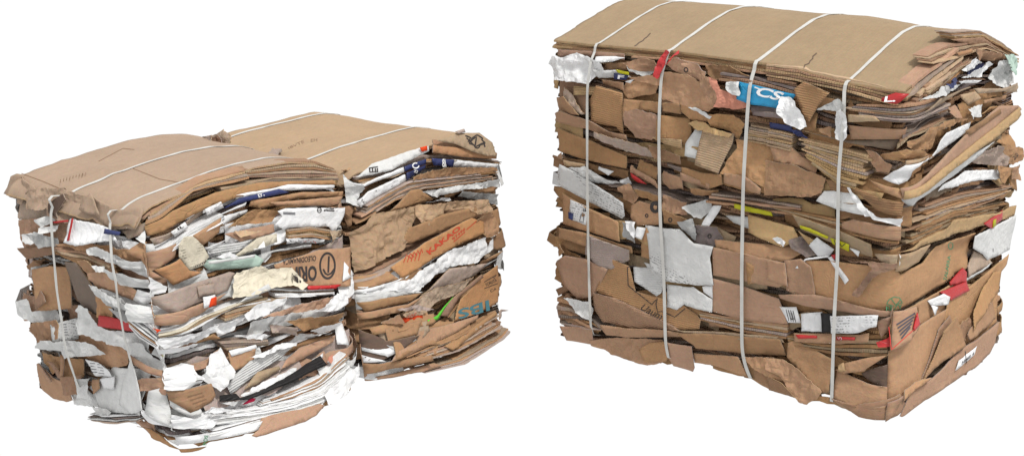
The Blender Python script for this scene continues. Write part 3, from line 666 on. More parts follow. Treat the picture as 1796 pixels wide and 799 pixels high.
trace(R, '''
R1 E 3 tbt 120,285 400,318 600,338 640,345 / 80,370 300,385 590,385 640,390
R1 E 4 tbtb 620,340 940,368 1300,412 1790,485 / 640,400 920,420 1300,480 1796,550
Q1 E 5 tbtBt 0,445 240,475 300,500 960,645 / 0,530 200,560 560,640 900,745
Q1 E 2 Bb 0,540 200,580 / 0,590 200,610
R1 B 430,440 600,440 600,490 440,490
R1 B 80,350 300,360 560,380 560,420 300,400 90,400
R1 B 60,570 300,570 330,620 300,798 60,680
R1 k~ 130,610 200,670 290,790 270,798 120,690
R1 b 60,690 140,670 260,798 60,798 50,750
R1 t| 200,605 350,610 350,670 210,665
R1 b~ 560,580 650,560 790,590 790,650 600,690 560,640
R1 b 560,690 800,720 790,798 560,798
R1 b 820,690 940,730 940,798 820,798
R1 W~ 575,450 600,480 780,500 700,540 600,500
R1 B~ 570,440 700,400 780,420 800,500 680,500
R1 B~ 1140,450 1300,460 1380,500 1450,530 1200,560 1160,520
R1 E 3 gBb 1250,500 1440,530 1796,620 / 1240,560 1440,580 1750,690
R1 b~ 840,440 920,400 1080,450 1150,500 1140,600 1000,520 900,490 
R1 b~ 600,540 800,520 850,500 1000,520 1140,600 1220,640 1190,750 1150,785 1000,740 840,690 820,600 650,560
R1 b~ 1080,520 1140,540 1220,620 1230,680 1190,750 1100,620
R1 w~~ 25,450 45,395 130,400 235,368 340,400 430,440 440,500 370,535 340,578 220,562 80,548
R1 w 350,400 470,400 540,412 460,438 350,440
R1 W 330,490 480,498 570,555 370,552
R1 n_ 475,515 580,525 565,562 475,558 ;small navy printed label
R1 y_ 480,492 590,503 590,525 500,515
R1 w 555,575 625,555 590,590
R1 b 375,565 550,580 550,640 380,600
R1 b_| 375,595 555,650 550,960 500,890 330,860 330,690
R2 b~ 570,60 650,40 800,80 800,220 730,270 620,250 560,150
R2 b_ 800,80 990,120 1010,220 980,300 800,250
R2 B 0660,0 800,0 800,75 660,50
R2 b 830,0 940,0 940,85 830,60
R1 g 1440,740 1640,760 1700,830 1500,810 1440,790
R1 p~~ 1170,530 1220,560 1240,620 1280,650 1420,720 1410,760 1300,770 1205,740 1230,690 1215,640 1180,580 ;crumpled salmon pink tissue paper
R1 c_ 1350,568 1480,600 1745,670 1710,720 1640,765 1440,730 1350,690 1370,620 ;bright blue plastic bag with white lettering
R1 W~ 1275,575 1360,570 1368,665 1320,665 1280,630
R2 b 50,80 110,55 340,130 450,200 590,220 590,265 450,245 300,190 45,140
R2 b 945,0 1060,60 1160,120 1140,150 1000,120 950,70
R2 b~ 1170,70 1340,80 1400,150 1380,200 1360,260 1310,200 1180,160
R2 W~ 1010,30 1060,35 1170,90 1160,110 1060,60
R2 k~ 360,200 600,270 770,340 780,400 560,340 360,250
R2 b 65,190 90,180 300,260 585,370 575,460 300,400 90,340
R2 t| 750,240 960,260 950,330 830,290
R2 B~ 740,290 960,370 960,430 780,390
R2 k| 830,430 950,460 940,490 830,460
R2 b~ 650,400 790,470 790,540 640,470
R2 b~ 600,440 790,540 800,600 590,490
R2 b~ 830,480 970,520 970,600 860,610 830,560
R2 b~ 1320,260 1560,310 1600,400 1720,430 1800,450 1800,640 1620,620 1500,560 1400,510 1250,490 1290,390 1340,320
R2 b 960,450 1100,490 1250,500 1250,570 1160,600 960,500
R2 b 950,490 1160,570 1150,612 950,540
R2 b 1260,490 1400,510 1520,600 1510,640 1260,560
R2 W_ 1030,190 1090,220 1080,400 990,370 980,290
R2 t| 1095,200 1180,190 1310,225 1305,290 1235,490 1070,425
R2 t~ 1000,140 1050,130 1180,180 1310,220 1290,245 1100,200 1060,200
R2 b 1580,320 1800,370 1800,440 1680,420 1600,390
R2 g 1450,60 1650,70 1660,110 1450,90
R2 E 8 tktt 1430,160 1600,190 1730,215 / 1430,270 1600,300 1730,335
R2 n_ 1565,140 1720,170 1725,212 1565,180 ;navy blue strip of plastic tape
R2 t 130,400 290,430 280,455 140,440
R2 b 60,390 110,350 125,405
R2 W~ 170,455 300,440 440,540 560,560 440,570 330,560
R2 w_ 370,450 460,490 430,515 370,470
R2 w~ 530,540 590,520 590,570 540,570
R2 r_ 595,495 640,520 710,572 640,562 600,530 ;shiny red plastic scrap
R2 E 2 gk 450,570 640,580 900,635 1010,700 / 480,590 640,600 880,670 1010,735
R2 b~ 520,590 600,560 650,660 620,710 540,680
R2 b~ 640,600 800,640 830,700 660,660
R2 b~ 840,640 1000,700 1010,780 830,760
R3 b_ 600,0 660,-30 820,10 830,130 640,140 600,80
R3 b~ 830,20 1000,90 1000,150 840,130
R2 b~ 1030,590 1200,620 1200,662 1020,650
R2 W~ 980,720 1140,680 1160,760 1100,810 1050,798
R2 E 4 kbgb 1200,620 1400,660 1700,700 1796,720 / 1150,690 1330,710 1500,760 1796,790
R2 y_ 1330,705 1580,765 1590,795 1400,760 1330,735 ;yellow strapping tape
R2 W_= 100,430 230,490 560,700 567,790 545,812 300,700 75,580 75,500 ;white printed plank of card lying askew
R3 b_ 105,-80 300,20 530,110 545,245 320,190 103,140 ;brown box side with white label
R3 w_= 170,-38 298,12 290,140 200,110 165,90
R3 n_ 165,48 200,60 195,102 165,90
R3 B~ 110,270 140,330 90,360
R3 b 90,160 320,200 620,285 620,330 300,290 80,230
R3 k| 300,200 600,310 590,385 470,445 380,420 285,340
R3 s~ 560,110 650,160 650,260 560,220
R3 w~ 560,110 630,120 635,220 580,170
R3 w_ 640,150 700,170 670,245 630,220
R3 b_ 660,300 720,150 740,200 745,400 650,370
R3 g~ 1050,120 1200,150 1250,250 1180,290 1040,250
R3 s~ 950,110 1040,90 1060,200 1040,250 960,170
R3 b 1190,240 1360,260 1720,290 1800,340 1700,390 1380,340 1200,290
R3 W_ 1240,80 1430,90 1440,190 1300,130
R3 t_ 1430,60 1750,150 1800,230 1690,280 1500,210 1440,180
R3 w~ 1600,235 1640,215 1700,250 1690,285
R3 b_ 1170,295 1370,330 1690,400 1700,540 1640,575 1400,530 1175,490
R3 b_ 1185,505 1400,560 1645,650 1700,830 1400,800 1180,740
R3 B 50,600 140,560 160,600 60,650
R3 B~ 70,700 160,620 240,740 340,830 330,860 120,780
R3 E 3 bkb 60,640 160,660 330,810 / 100,790 200,800 330,850
R3 b_ 60,400 140,350 300,370 460,440 370,600 330,640 230,650 130,560
R3 W~ 150,640 250,655 320,670 345,800 300,790 230,740
R3 b_| 460,365 600,420 640,600 820,650 980,700 1070,760 1095,800 1085,860 900,870 640,730 365,590 ;ribbed brown board with black printed emblem
R3 W| 625,430 740,440 820,540 820,610 790,632 640,530
R3 W_ 690,400 760,420 830,490 820,545 740,470
R3 W_= 718,133 850,155 960,160 1050,260 1190,285 1160,360 1185,560 1060,560 850,530 740,430 ;large white torn sheet of printed paper
R3 W 850,550 960,570 1040,570 1180,660 1172,747 1000,700 980,690 930,730 860,710
R3 w_ 1100,570 1180,560 1180,662 1110,610
R3 w_ 1170,5 1222,10 1135,162 1088,150 ;small white paper tag
R4 b 1140,250 1360,310 1350,325 1150,290
R4 E 5 bkbkB 1090,180 1400,235 1700,275 / 1100,240 1400,330 1690,380
R4 E 4 gbgk 110,200 340,230 400,290 / 120,275 330,310 400,310
R4 b| 345,50 400,60 500,90 700,185 900,280 950,315 700,315 400,265 350,180
R4 b_ 115,280 340,290 330,400 310,420 140,390
R4 b~ 330,380 450,370 700,370 830,380 870,510 820,540 720,560 580,540 440,490 330,420
R4 b 400,270 560,300 830,310 950,330 1060,330 1080,362 570,372 430,350
R4 k 940,310 1350,330 1650,365 1670,405 1100,352
R4 b_ 940,335 1100,330 1650,375 1680,500 1380,482 1050,445 1040,420
R4 b_ 1040,475 1370,490 1430,630 1300,600 1180,560 1040,545
R4 b_ 660,450 740,400 865,390 870,495 850,530 700,540
R4 b_ 868,390 1040,420 1040,580 1022,612 900,565 870,500
R4 B 1460,560 1690,660 1800,790 1600,750 1470,660
R4 b~ 1390,500 1600,500 1700,560 1800,620 1800,700 1600,640 1450,560
Q1 E 5 kBktB 1290,225 1500,215 1640,290 1735,375 / 1290,275 1480,262 1620,335 1730,390
Q1 B 1300,280 1480,260 1620,340 1480,330
Q1 E 4 bkBt 1180,400 1300,310 1500,280 1700,390 / 1140,450 1480,340 1600,380 1680,420
Q1 E 6 bktBkb 965,650 1130,470 1290,320 / 930,790 1180,640 1400,440
Q1 E 4 btkb 1120,600 1300,470 1470,400 / 1100,680 1250,560 1400,450
Q1 o_ 1330,370 1440,345 1440,370 1340,395
Q1 B~ 1450,340 1640,380 1620,420 1480,430
Q1 w~ 1360,490 1440,400 1485,440 1400,510
Q1 n~ 1430,490 1520,440 1560,480 1440,530
Q1 W~ 1080,690 1200,600 1350,590 1340,620 1150,680
Q1 n~ 1240,590 1330,540 1345,570 1250,615
Q1 w~ 1340,540 1540,430 1565,450 1500,540 1400,540
Q1 w 1340,570 1500,560 1480,585 1370,590
Q1 W~~ 1560,420 1640,400 1680,470 1745,520 1740,570 1640,612 1560,590 1520,540 ;crumpled whitish plastic bag
Q1 e~ 1620,380 1730,380 1770,450 1762,510 1700,522 1680,470 1630,440 ;crumpled mint green plastic
Q2 E 7 bgkbgkg 540,10 850,20 940,10 1180,-60 / 560,80 900,130 1080,100 1300,10
Q2 k 560,85 750,92 785,130 560,140
Q2 g 260,190 560,280 860,335 960,270 900,262 565,265
Q2 b_ 560,160 900,190 982,200 900,262 570,262
Q2 E 4 kgbk 960,200 1150,120 1300,60 / 880,320 1000,230 1300,100
Q2 b~ 960,300 1130,180 1280,110 1390,100 1180,200 1180,330 1050,340 960,330
Q2 b~ 780,370 960,340 1140,370 980,410 800,400
Q2 b~ 680,340 760,350 850,440 830,500 740,490
Q2 b~ 850,400 1130,370 940,470
Q2 t 930,460 1130,370 1000,475
Q1 b 1490,700 1710,670 1700,700 1500,722
Q1 b 1540,745 1740,740 1760,760 1600,790 1490,798
Q1 k 1460,620 1640,620 1740,580 1780,650 1650,640 1500,660
Q1 k_ 1200,690 1460,610 1470,620 1380,650 1110,780
Q1 t_ 1370,670 1460,640 1500,690 1420,740
Q1 W~ 1390,760 1500,730 1495,810 1400,830
Q2 b~ 1300,60 1360,20 1350,100 1320,110
Q2 w_ 1230,210 1390,130 1385,190 1310,270 1130,400 1180,330 1200,260 ;smooth white curved paper sheet
Q2 w 790,540 930,480 1130,380 1110,430 860,575
Q2 b 1560,270 1650,210 1710,230 1790,390 1710,330
Q2 b~ 1620,290 1760,310 1790,385 1700,430 1640,410
Q2 k~~ 1400,400 1560,290 1640,380 1620,440 1480,430
Q2 W_ 1000,680 1340,440 1420,370 1570,270 1450,400 1200,610 1030,740
Q2 w 1240,580 1400,480 1600,460 1620,520 1450,550 1210,622
Q2 b~ 1600,440 1690,450 1650,570 1610,510
Q2 b~ 1700,450 1760,430 1760,540 1700,530
Q2 E 8 bkBbtkbB 1050,750 1350,650 1720,560 / 960,900 1300,780 1700,625
Q2 b 690,550 850,600 960,690 940,712 800,620
Q2 b_ 870,590 1360,220 1600,20 1745,18 1775,45 950,690 ;long diagonal brown board across the bale end
Q2 t_ 930,660 1770,35 1775,85 1745,120 955,702
Q2 B_ 1385,200 1640,45 1645,75 1420,230
Q2 b 20,310 170,320 230,380 340,440 330,510 240,450 60,410
Q2 b~ 0,400 180,430 320,490 400,530 380,630 300,660 0,640
Q2 B_| 400,540 500,560 680,620 950,730 850,800 750,740 640,640 440,620 ;brown board printed with rows of dots
Q2 W_ 390,620 500,620 620,650 700,765 690,790 500,750 340,690
Q2 w~ 530,570 570,590 680,720 740,800 690,790 610,670
Q2 n~ 175,185 230,200 290,245 200,240
Q2 E 8 tktt 0,190 90,205 170,225 / 0,300 90,320 165,340
Q2 E 12 ttkt 190,245 460,305 725,380 / 300,415 500,570 660,615
Q3 w~ 700,20 780,85 850,85 985,80 860,152 800,110 740,90
Q3 E 5 bkbBb 0,0 300,60 700,130 920,195 / 190,60 520,190 900,300
Q3 b_ 520,120 600,100 920,190 910,290 520,160
Q3 k_ 180,60 520,180 725,270 722,372 530,310 230,170
Q3 y 230,140 300,160 430,220 420,235 230,160
Q3 E 7 kbBkbkb 930,190 1300,20 1700,-30 / 940,300 1280,140 1650,30
Q3 b_ 300,370 480,380 860,430 940,480 1090,400 1150,280 1425,185 1400,440 1300,530 940,740 840,765 340,620 ;broad brown box wall wrapping the corner with green print
Q3 t 950,340 1280,210 1740,75 1745,0 1600,50 1300,100 1250,150 1060,250
Q3 t_ 945,350 1130,270 1080,400 945,470
Q3 k 730,350 950,360 840,430 760,390
Q3 W~ 880,390 940,370 940,430 880,430
Q3 B~ 600,620 740,440 700,400 560,390 830,400 830,430 770,470 640,640
Q3 k_ 1410,430 1460,320 1520,340 1565,400 1410,500
Q3 W_ 1430,210 1720,62 1727,300 1550,387 1510,340 1430,300 ;plain white board sticking out of the bale end
Q3 r_ 1520,130 1650,35 1652,100 1580,165 ;red and yellow printed packet
Q3 y_ 1585,105 1605,95 1603,140 1583,155
Q3 W 1400,530 1550,400 1540,425 1410,552
Q3 b 130,380 240,370 310,430 340,662 240,650 140,590
Q3 b 0,380 130,400 150,560 0,520
Q3 b 340,620 840,765 820,800 460,745 230,700 90,650 80,620
Q3 g~ 150,240 230,220 330,360 260,360 170,300
Q3 t_ 220,180 330,260 290,290
Q3 y_ 440,228 570,275 562,328 450,270 ;yellow label with black marks
Q3 w_ 570,300 635,325 625,362
Q4 E 5 bkbkB 150,140 380,160 640,160 830,160 / 190,200 500,280 800,300
Q3 b_ 940,745 1300,540 1410,550 1300,700 1200,900 1060,840 1050,715
Q3 b_ 1200,900 1250,650 1400,560 1690,340 1682,410 1642,460 1605,650 1603,820 1450,1000
Q4 b_ 860,270 1020,110 1150,20 1290,-60 1200,100 1140,300 1080,460 960,550 860,660 830,430 830,320 ;large plain brown box panel at the bottom corner
Q4 B~ 1310,80 1400,20 1420,100 1360,180
Q4 b_ 1200,110 1280,10 1310,120 1350,210 1150,380 1080,450 1140,300 1190,150
Q4 b_ 960,550 1340,210 1600,50 1597,200 1562,280 1400,400 1100,600 940,722 915,712 ;lowest brown box side with small white shipping label
Q3 r_ 1290,540 1390,440 1407,470 1392,540 1290,562 ;red printed strip with white end
Q3 r_ 1230,610 1400,535 1407,592 1280,662
Q3 w_ 1148,672 1240,618 1272,640 1260,692 1170,712
Q3 w_ 1160,700 1200,710 1175,768
Q4 b 740,60 800,20 850,-20 830,130 760,180
Q4 r~ 745,190 830,170 790,222 750,220
Q4 b_ 190,130 380,140 640,150 700,140 700,200 500,210 200,190
Q4 r_ 195,145 340,155 342,172 215,170
Q4 r_ 480,160 610,165 608,187 480,182
Q4 w_ 230,0 370,-5 382,130 240,120 ;white half of a long shipping label
Q4 D_ 370,-5 440,5 450,130 383,130
Q4 w_= 440,15 750,10 742,90 630,135 450,135
Q4 w_ 85,-50 190,-42 222,72 140,65 ;white barcode label
Q4 b_ 835,80 870,20 1050,-50 1067,-40 1060,60 1040,100 880,260 860,265
Q4 r_ 1015,100 1060,-10 1067,70 1022,116 ;red corner printed on a box
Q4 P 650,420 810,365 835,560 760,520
Q4 b 200,190 440,320 440,540 390,540 300,480 140,300 140,200
Q4 b~ 0,310 100,320 200,370 390,540 350,590 280,632 220,610 100,440 0,380
Q4 B 0,430 110,480 200,580 0,540
Q4 b 480,400 720,500 830,560 850,660 780,690 550,620 470,570
Q4 b 460,580 640,670 750,640 760,700 905,700 905,720 770,765 720,765 560,680
Q4 b 480,390 540,345 790,290 825,330 680,400 540,415
Q4 t_ 490,360 530,340 545,400 500,405
Q4 B_ 470,590 620,640 850,640 960,560 1000,640 770,762 640,720
Q4 b 760,690 900,620 960,570 930,700 770,765
Q1 b| 195,620 260,570 440,650 360,740 300,850 260,820 ;fan folded brown cardboard
Q1 s~ 360,760 480,690 540,740 520,780
Q2 w~~ 95,-40 180,-40 230,30 290,160 250,180 150,150 90,60 ;white crumpled plastic ball
Q1 r_ 785,690 870,655 932,665 880,727 790,712 ;red label with white lettering
Q2 b~ 360,180 440,170 450,240 380,210
''')  # P sheet near the lower front corner: painted shade of a triangular hole
R.cover('T', ext=(0, .0, .012, .0), thick=.006, lift=.008, cutr=([0, .30, .40, .45, 1], [.0, -.0, -.005, -.03, -.04]))
for i, (l, e) in enumerate(((-.002, .0), (-.011, .006), (-.020, -.004))):
    R.cover('TbT'[i], ext=(.006*i, .004, e, 0), thick=.006, lift=l, name='liner_sheet')
R1 = R.strap([(1043, 90), (1034, 125), (1030, 160), (1030, 300), (1033, 480), (1036, 560), (1040, 584)], width=.009)
R.strap([(1172, 93), (1164, 113), (1159, 150), (1158, 380), (1165, 500), (1168, 608), (1172, 622)], width=.0108)
R.strap([(1323, 118), (1316, 150), (1311, 200), (1303, 360), (1301, 480), (1302, 620), (1311, 652), (1316, 658)], width=.0118)
R.strap([(1483, 140), (1481, 160), (1481, 200), (1476, 248), (1471, 305), (1469, 460), (1463, 560), (1459, 695)], width=.0108)
trace(R, '''
Q2 w~ 450,120 490,60 520,40 555,90 560,240 525,270 480,250 ;white paper wad caught on the strap
R1 r~ 780,460 820,360 850,370 835,460 805,550 775,530 ;red tape tied at the strap
R1 r~ 870,430 905,360 920,380 845,462
Q3 w_ 290,280 340,225 445,320 410,375 350,372 ;white paper tag with trailing ribbon
Q3 w_ 415,365 440,358 565,525 540,552
Q3 w_ 195,440 200,430 260,375 400,360 410,370 265,388 212,440
Q3 r_ 440,350 472,342 466,380
''')
qq = px('Q4', '1345,325 1470,225 1460,290 1330,400')
R.px_piece('w', qq, '_', label='small white shipping label')
# bent flaps on the bale end
R.px_piece('b', px('Q4', '1200,110 1285,10 1315,120 1352,212 1150,380 1080,450 1140,300 1190,150'), '', gap=.012, tilt=-.06)
R.px_piece('b', px('Q4', '1420,90 1500,-10 1600,-120 1605,30 1500,110 1400,180 1380,140'), '', gap=.008, tilt=.08)
R.px_piece('b', px('Q3', '1480,640 1530,560 1600,470 1640,460 1610,600 1500,740 1400,860 1420,760'), '', gap=.006, tilt=.05)
R.px_piece('b', px('Q4', '960,540 1040,480 1085,455 1130,440 1000,560 950,600'), '', gap=.008)
R.px_piece('b', px('Q4', '838,82 872,20 1050,-48 1060,60 1040,100 880,258 862,262'), '_', gap=.008)
R.px_piece('r', px('Q4', '1018,98 1060,-10 1067,70 1024,114'), '_', gap=.004)
# writing and marks on the tall bale
R.text('CS', px('R1', '1490,600 1680,650 1660,710 1480,670'), 'w', None, bold=.03, shear=.3)
R.line(px('R1', '1470,610 1520,630 1490,650'), 2.2, 'w', None)
R.text('F', px('R1', '515,525 560,528 555,555 510,552'), 'w', None, bold=.02)
R.text('Uaum', px('R4', '690,125 830,195 815,245 670,170'), 'D', None, shear=.4)
R.line(px('R3', '640,420 580,432 585,560 750,692 790,650 780,690 790,745 820,740 912,780 985,720'), 1.4, 'D', None)
R.text('L.', px('Q1', '825,675 900,668 895,712 815,715'), 'w', None, bold=.03)
R.text('REZY', px('Q3', '830,705 945,690 945,722 832,738'), 'E', None, bold=.02)
R.line(px('Q3', '885,640 850,660 835,690 870,700'), 1.6, 'E', None); R.line(px('Q3', '885,640 925,645 945,680 900,690'), 1.6, 'E', None)
R.line(px('Q3', '870,655 900,700 930,660'), 1.4, 'E', None)
R.text('TALARRA', px('Q3', '1232,520 1262,350 1285,350 1255,530'), 'E', None, bold=.01)
R.line([(1346+1283/3.991+4*math.cos(t), 360+283/3.991+6*math.sin(t)) for t in np.linspace(0, 6.28, 14)], 1.6, 'E', None)
for i in range(5):
    o = i*24
    R.line(px('Q4', f'{905+o*.35:.0f},{75+o:.0f} {1035-o*.35:.0f},{-5+o:.0f}'), 2.6, 'N', None, lift=.002)
R.line(px('Q4', '850,90 868,250 1030,105'), 1.2, 'r', None)
R.text('LLJIL', px('Q4', '150,-10 175,-12 195,55 170,58'), 'D', None, bold=.01)
for i in range(4): R.line(px('Q4', f'{130+i*16},{-30+i*2} {150+i*16},{50+i*3}'), 1.1, 'D', None)
R.text('HMB 4', px('Q4', '1365,330 1450,262 1445,285 1360,355'), 'D', None, bold=.01); R.line(px('Q4', '1385,260 1395,345'), 1.2, 'D', None)
R.text('ND', px('Q4', '490,162 520,163 520,185 490,184'), 'w', None)
R.line(px('R3', '255,62 275,62 272,120 245,112'), 1.3, 'b', None, closed=True); R.text('ii', px('R3', '270,20 290,18 290,45 272,45'), 'D', None, bold=.02)
for i, (x, y) in enumerate(((715, 75), (880, 100), (1155, 215), (990, 490-690))):
    pass
for x, y, r in ((715, 72, 9), (880, 102, 11), (1155, 216, 11), (775, 12, 26)):
    t = np.linspace(0, 2*math.pi, 14)
    R.line([(955+(x+r*math.cos(k))/3.991, 360+(y+r*1.2*math.sin(k))/3.991) for k in t], 1.8 if r < 20 else 6, 'D', None)
R.line([(955+(990+13*math.cos(k))/3.991, (490+15*math.sin(k))/3.991) for k in np.linspace(0, 6.28, 12)], 1.8, 'D', None)
for r in range(4):
    R.line(px('Q2', f'{660+r*14},{640+r*17} {900-r*6},{705+r*14}'), 1.1, 'K', None)
R.line(px('Q3', '1580,300 1580,325'), 1.0, 'D', None); R.text('22', px('Q2', '1715,385 1745,345 1760,365 1730,405'), 'D', None)
R.line(px('Q3', '465,240 480,280'), 1.2, 'D', None); R.line(px('Q3', '490,250 520,290 545,265'), 1.2, 'D', None)
# tears in the cover sheet
R.line(px('R1', '742,232 715,262 700,270 690,285 660,300 645,315 632,322 618,345'), 1.8, 'P', None, mode='T', name='tear')
R.line(px('Q1', '345,372 318,395 318,410 300,425 290,445 262,455 255,475'), 2.0, 'P', None, mode='T', name='tear')
# ------------------------------------------------------------------ low bale in front on the left
A = Bale('cardboard_bale', 'low bale of mixed white paper and cardboard in front, nearest the lower left', .66,
         [(68, 688), (318, 792), (622, 692)], [(36, 352), (258, 405), (597, 308)],
         [(15, 312), (63, 327), (108, 337), (150, 350), (200, 366), (245, 372)],
         [(248, 370), (283, 352), (333, 333), (390, 312), (450, 291), (500, 281), (545, 281), (575, 287), (597, 303)], GROUP, ([-.15, 0, .15, .35, .5, .66], [0, .02, .07, .10, .05, 0]), 2, arch_depth=.7, press=.88)
q = A.unproj([(68, 688), (90, 699), (130, 700), (160, 733), (230, 738), (255, 745), (280, 770), (318, 792)], 'F', 0.0)
q[:, 1] = np.maximum(q[:, 1], 0); A.zb = np.concatenate([q, [[.02, 0], [A.D, 0]]])
A.core(); A.layers('wbWkbwWbwg')
A.scraps(30, -A.w+.02, -.02, 'bbwbkW'); A.scraps(24, .02, A.D-.02, 'bwWkbw'); A.scraps(60, A.D+.03, A.P-A.w-.03, 'bbBwWk')
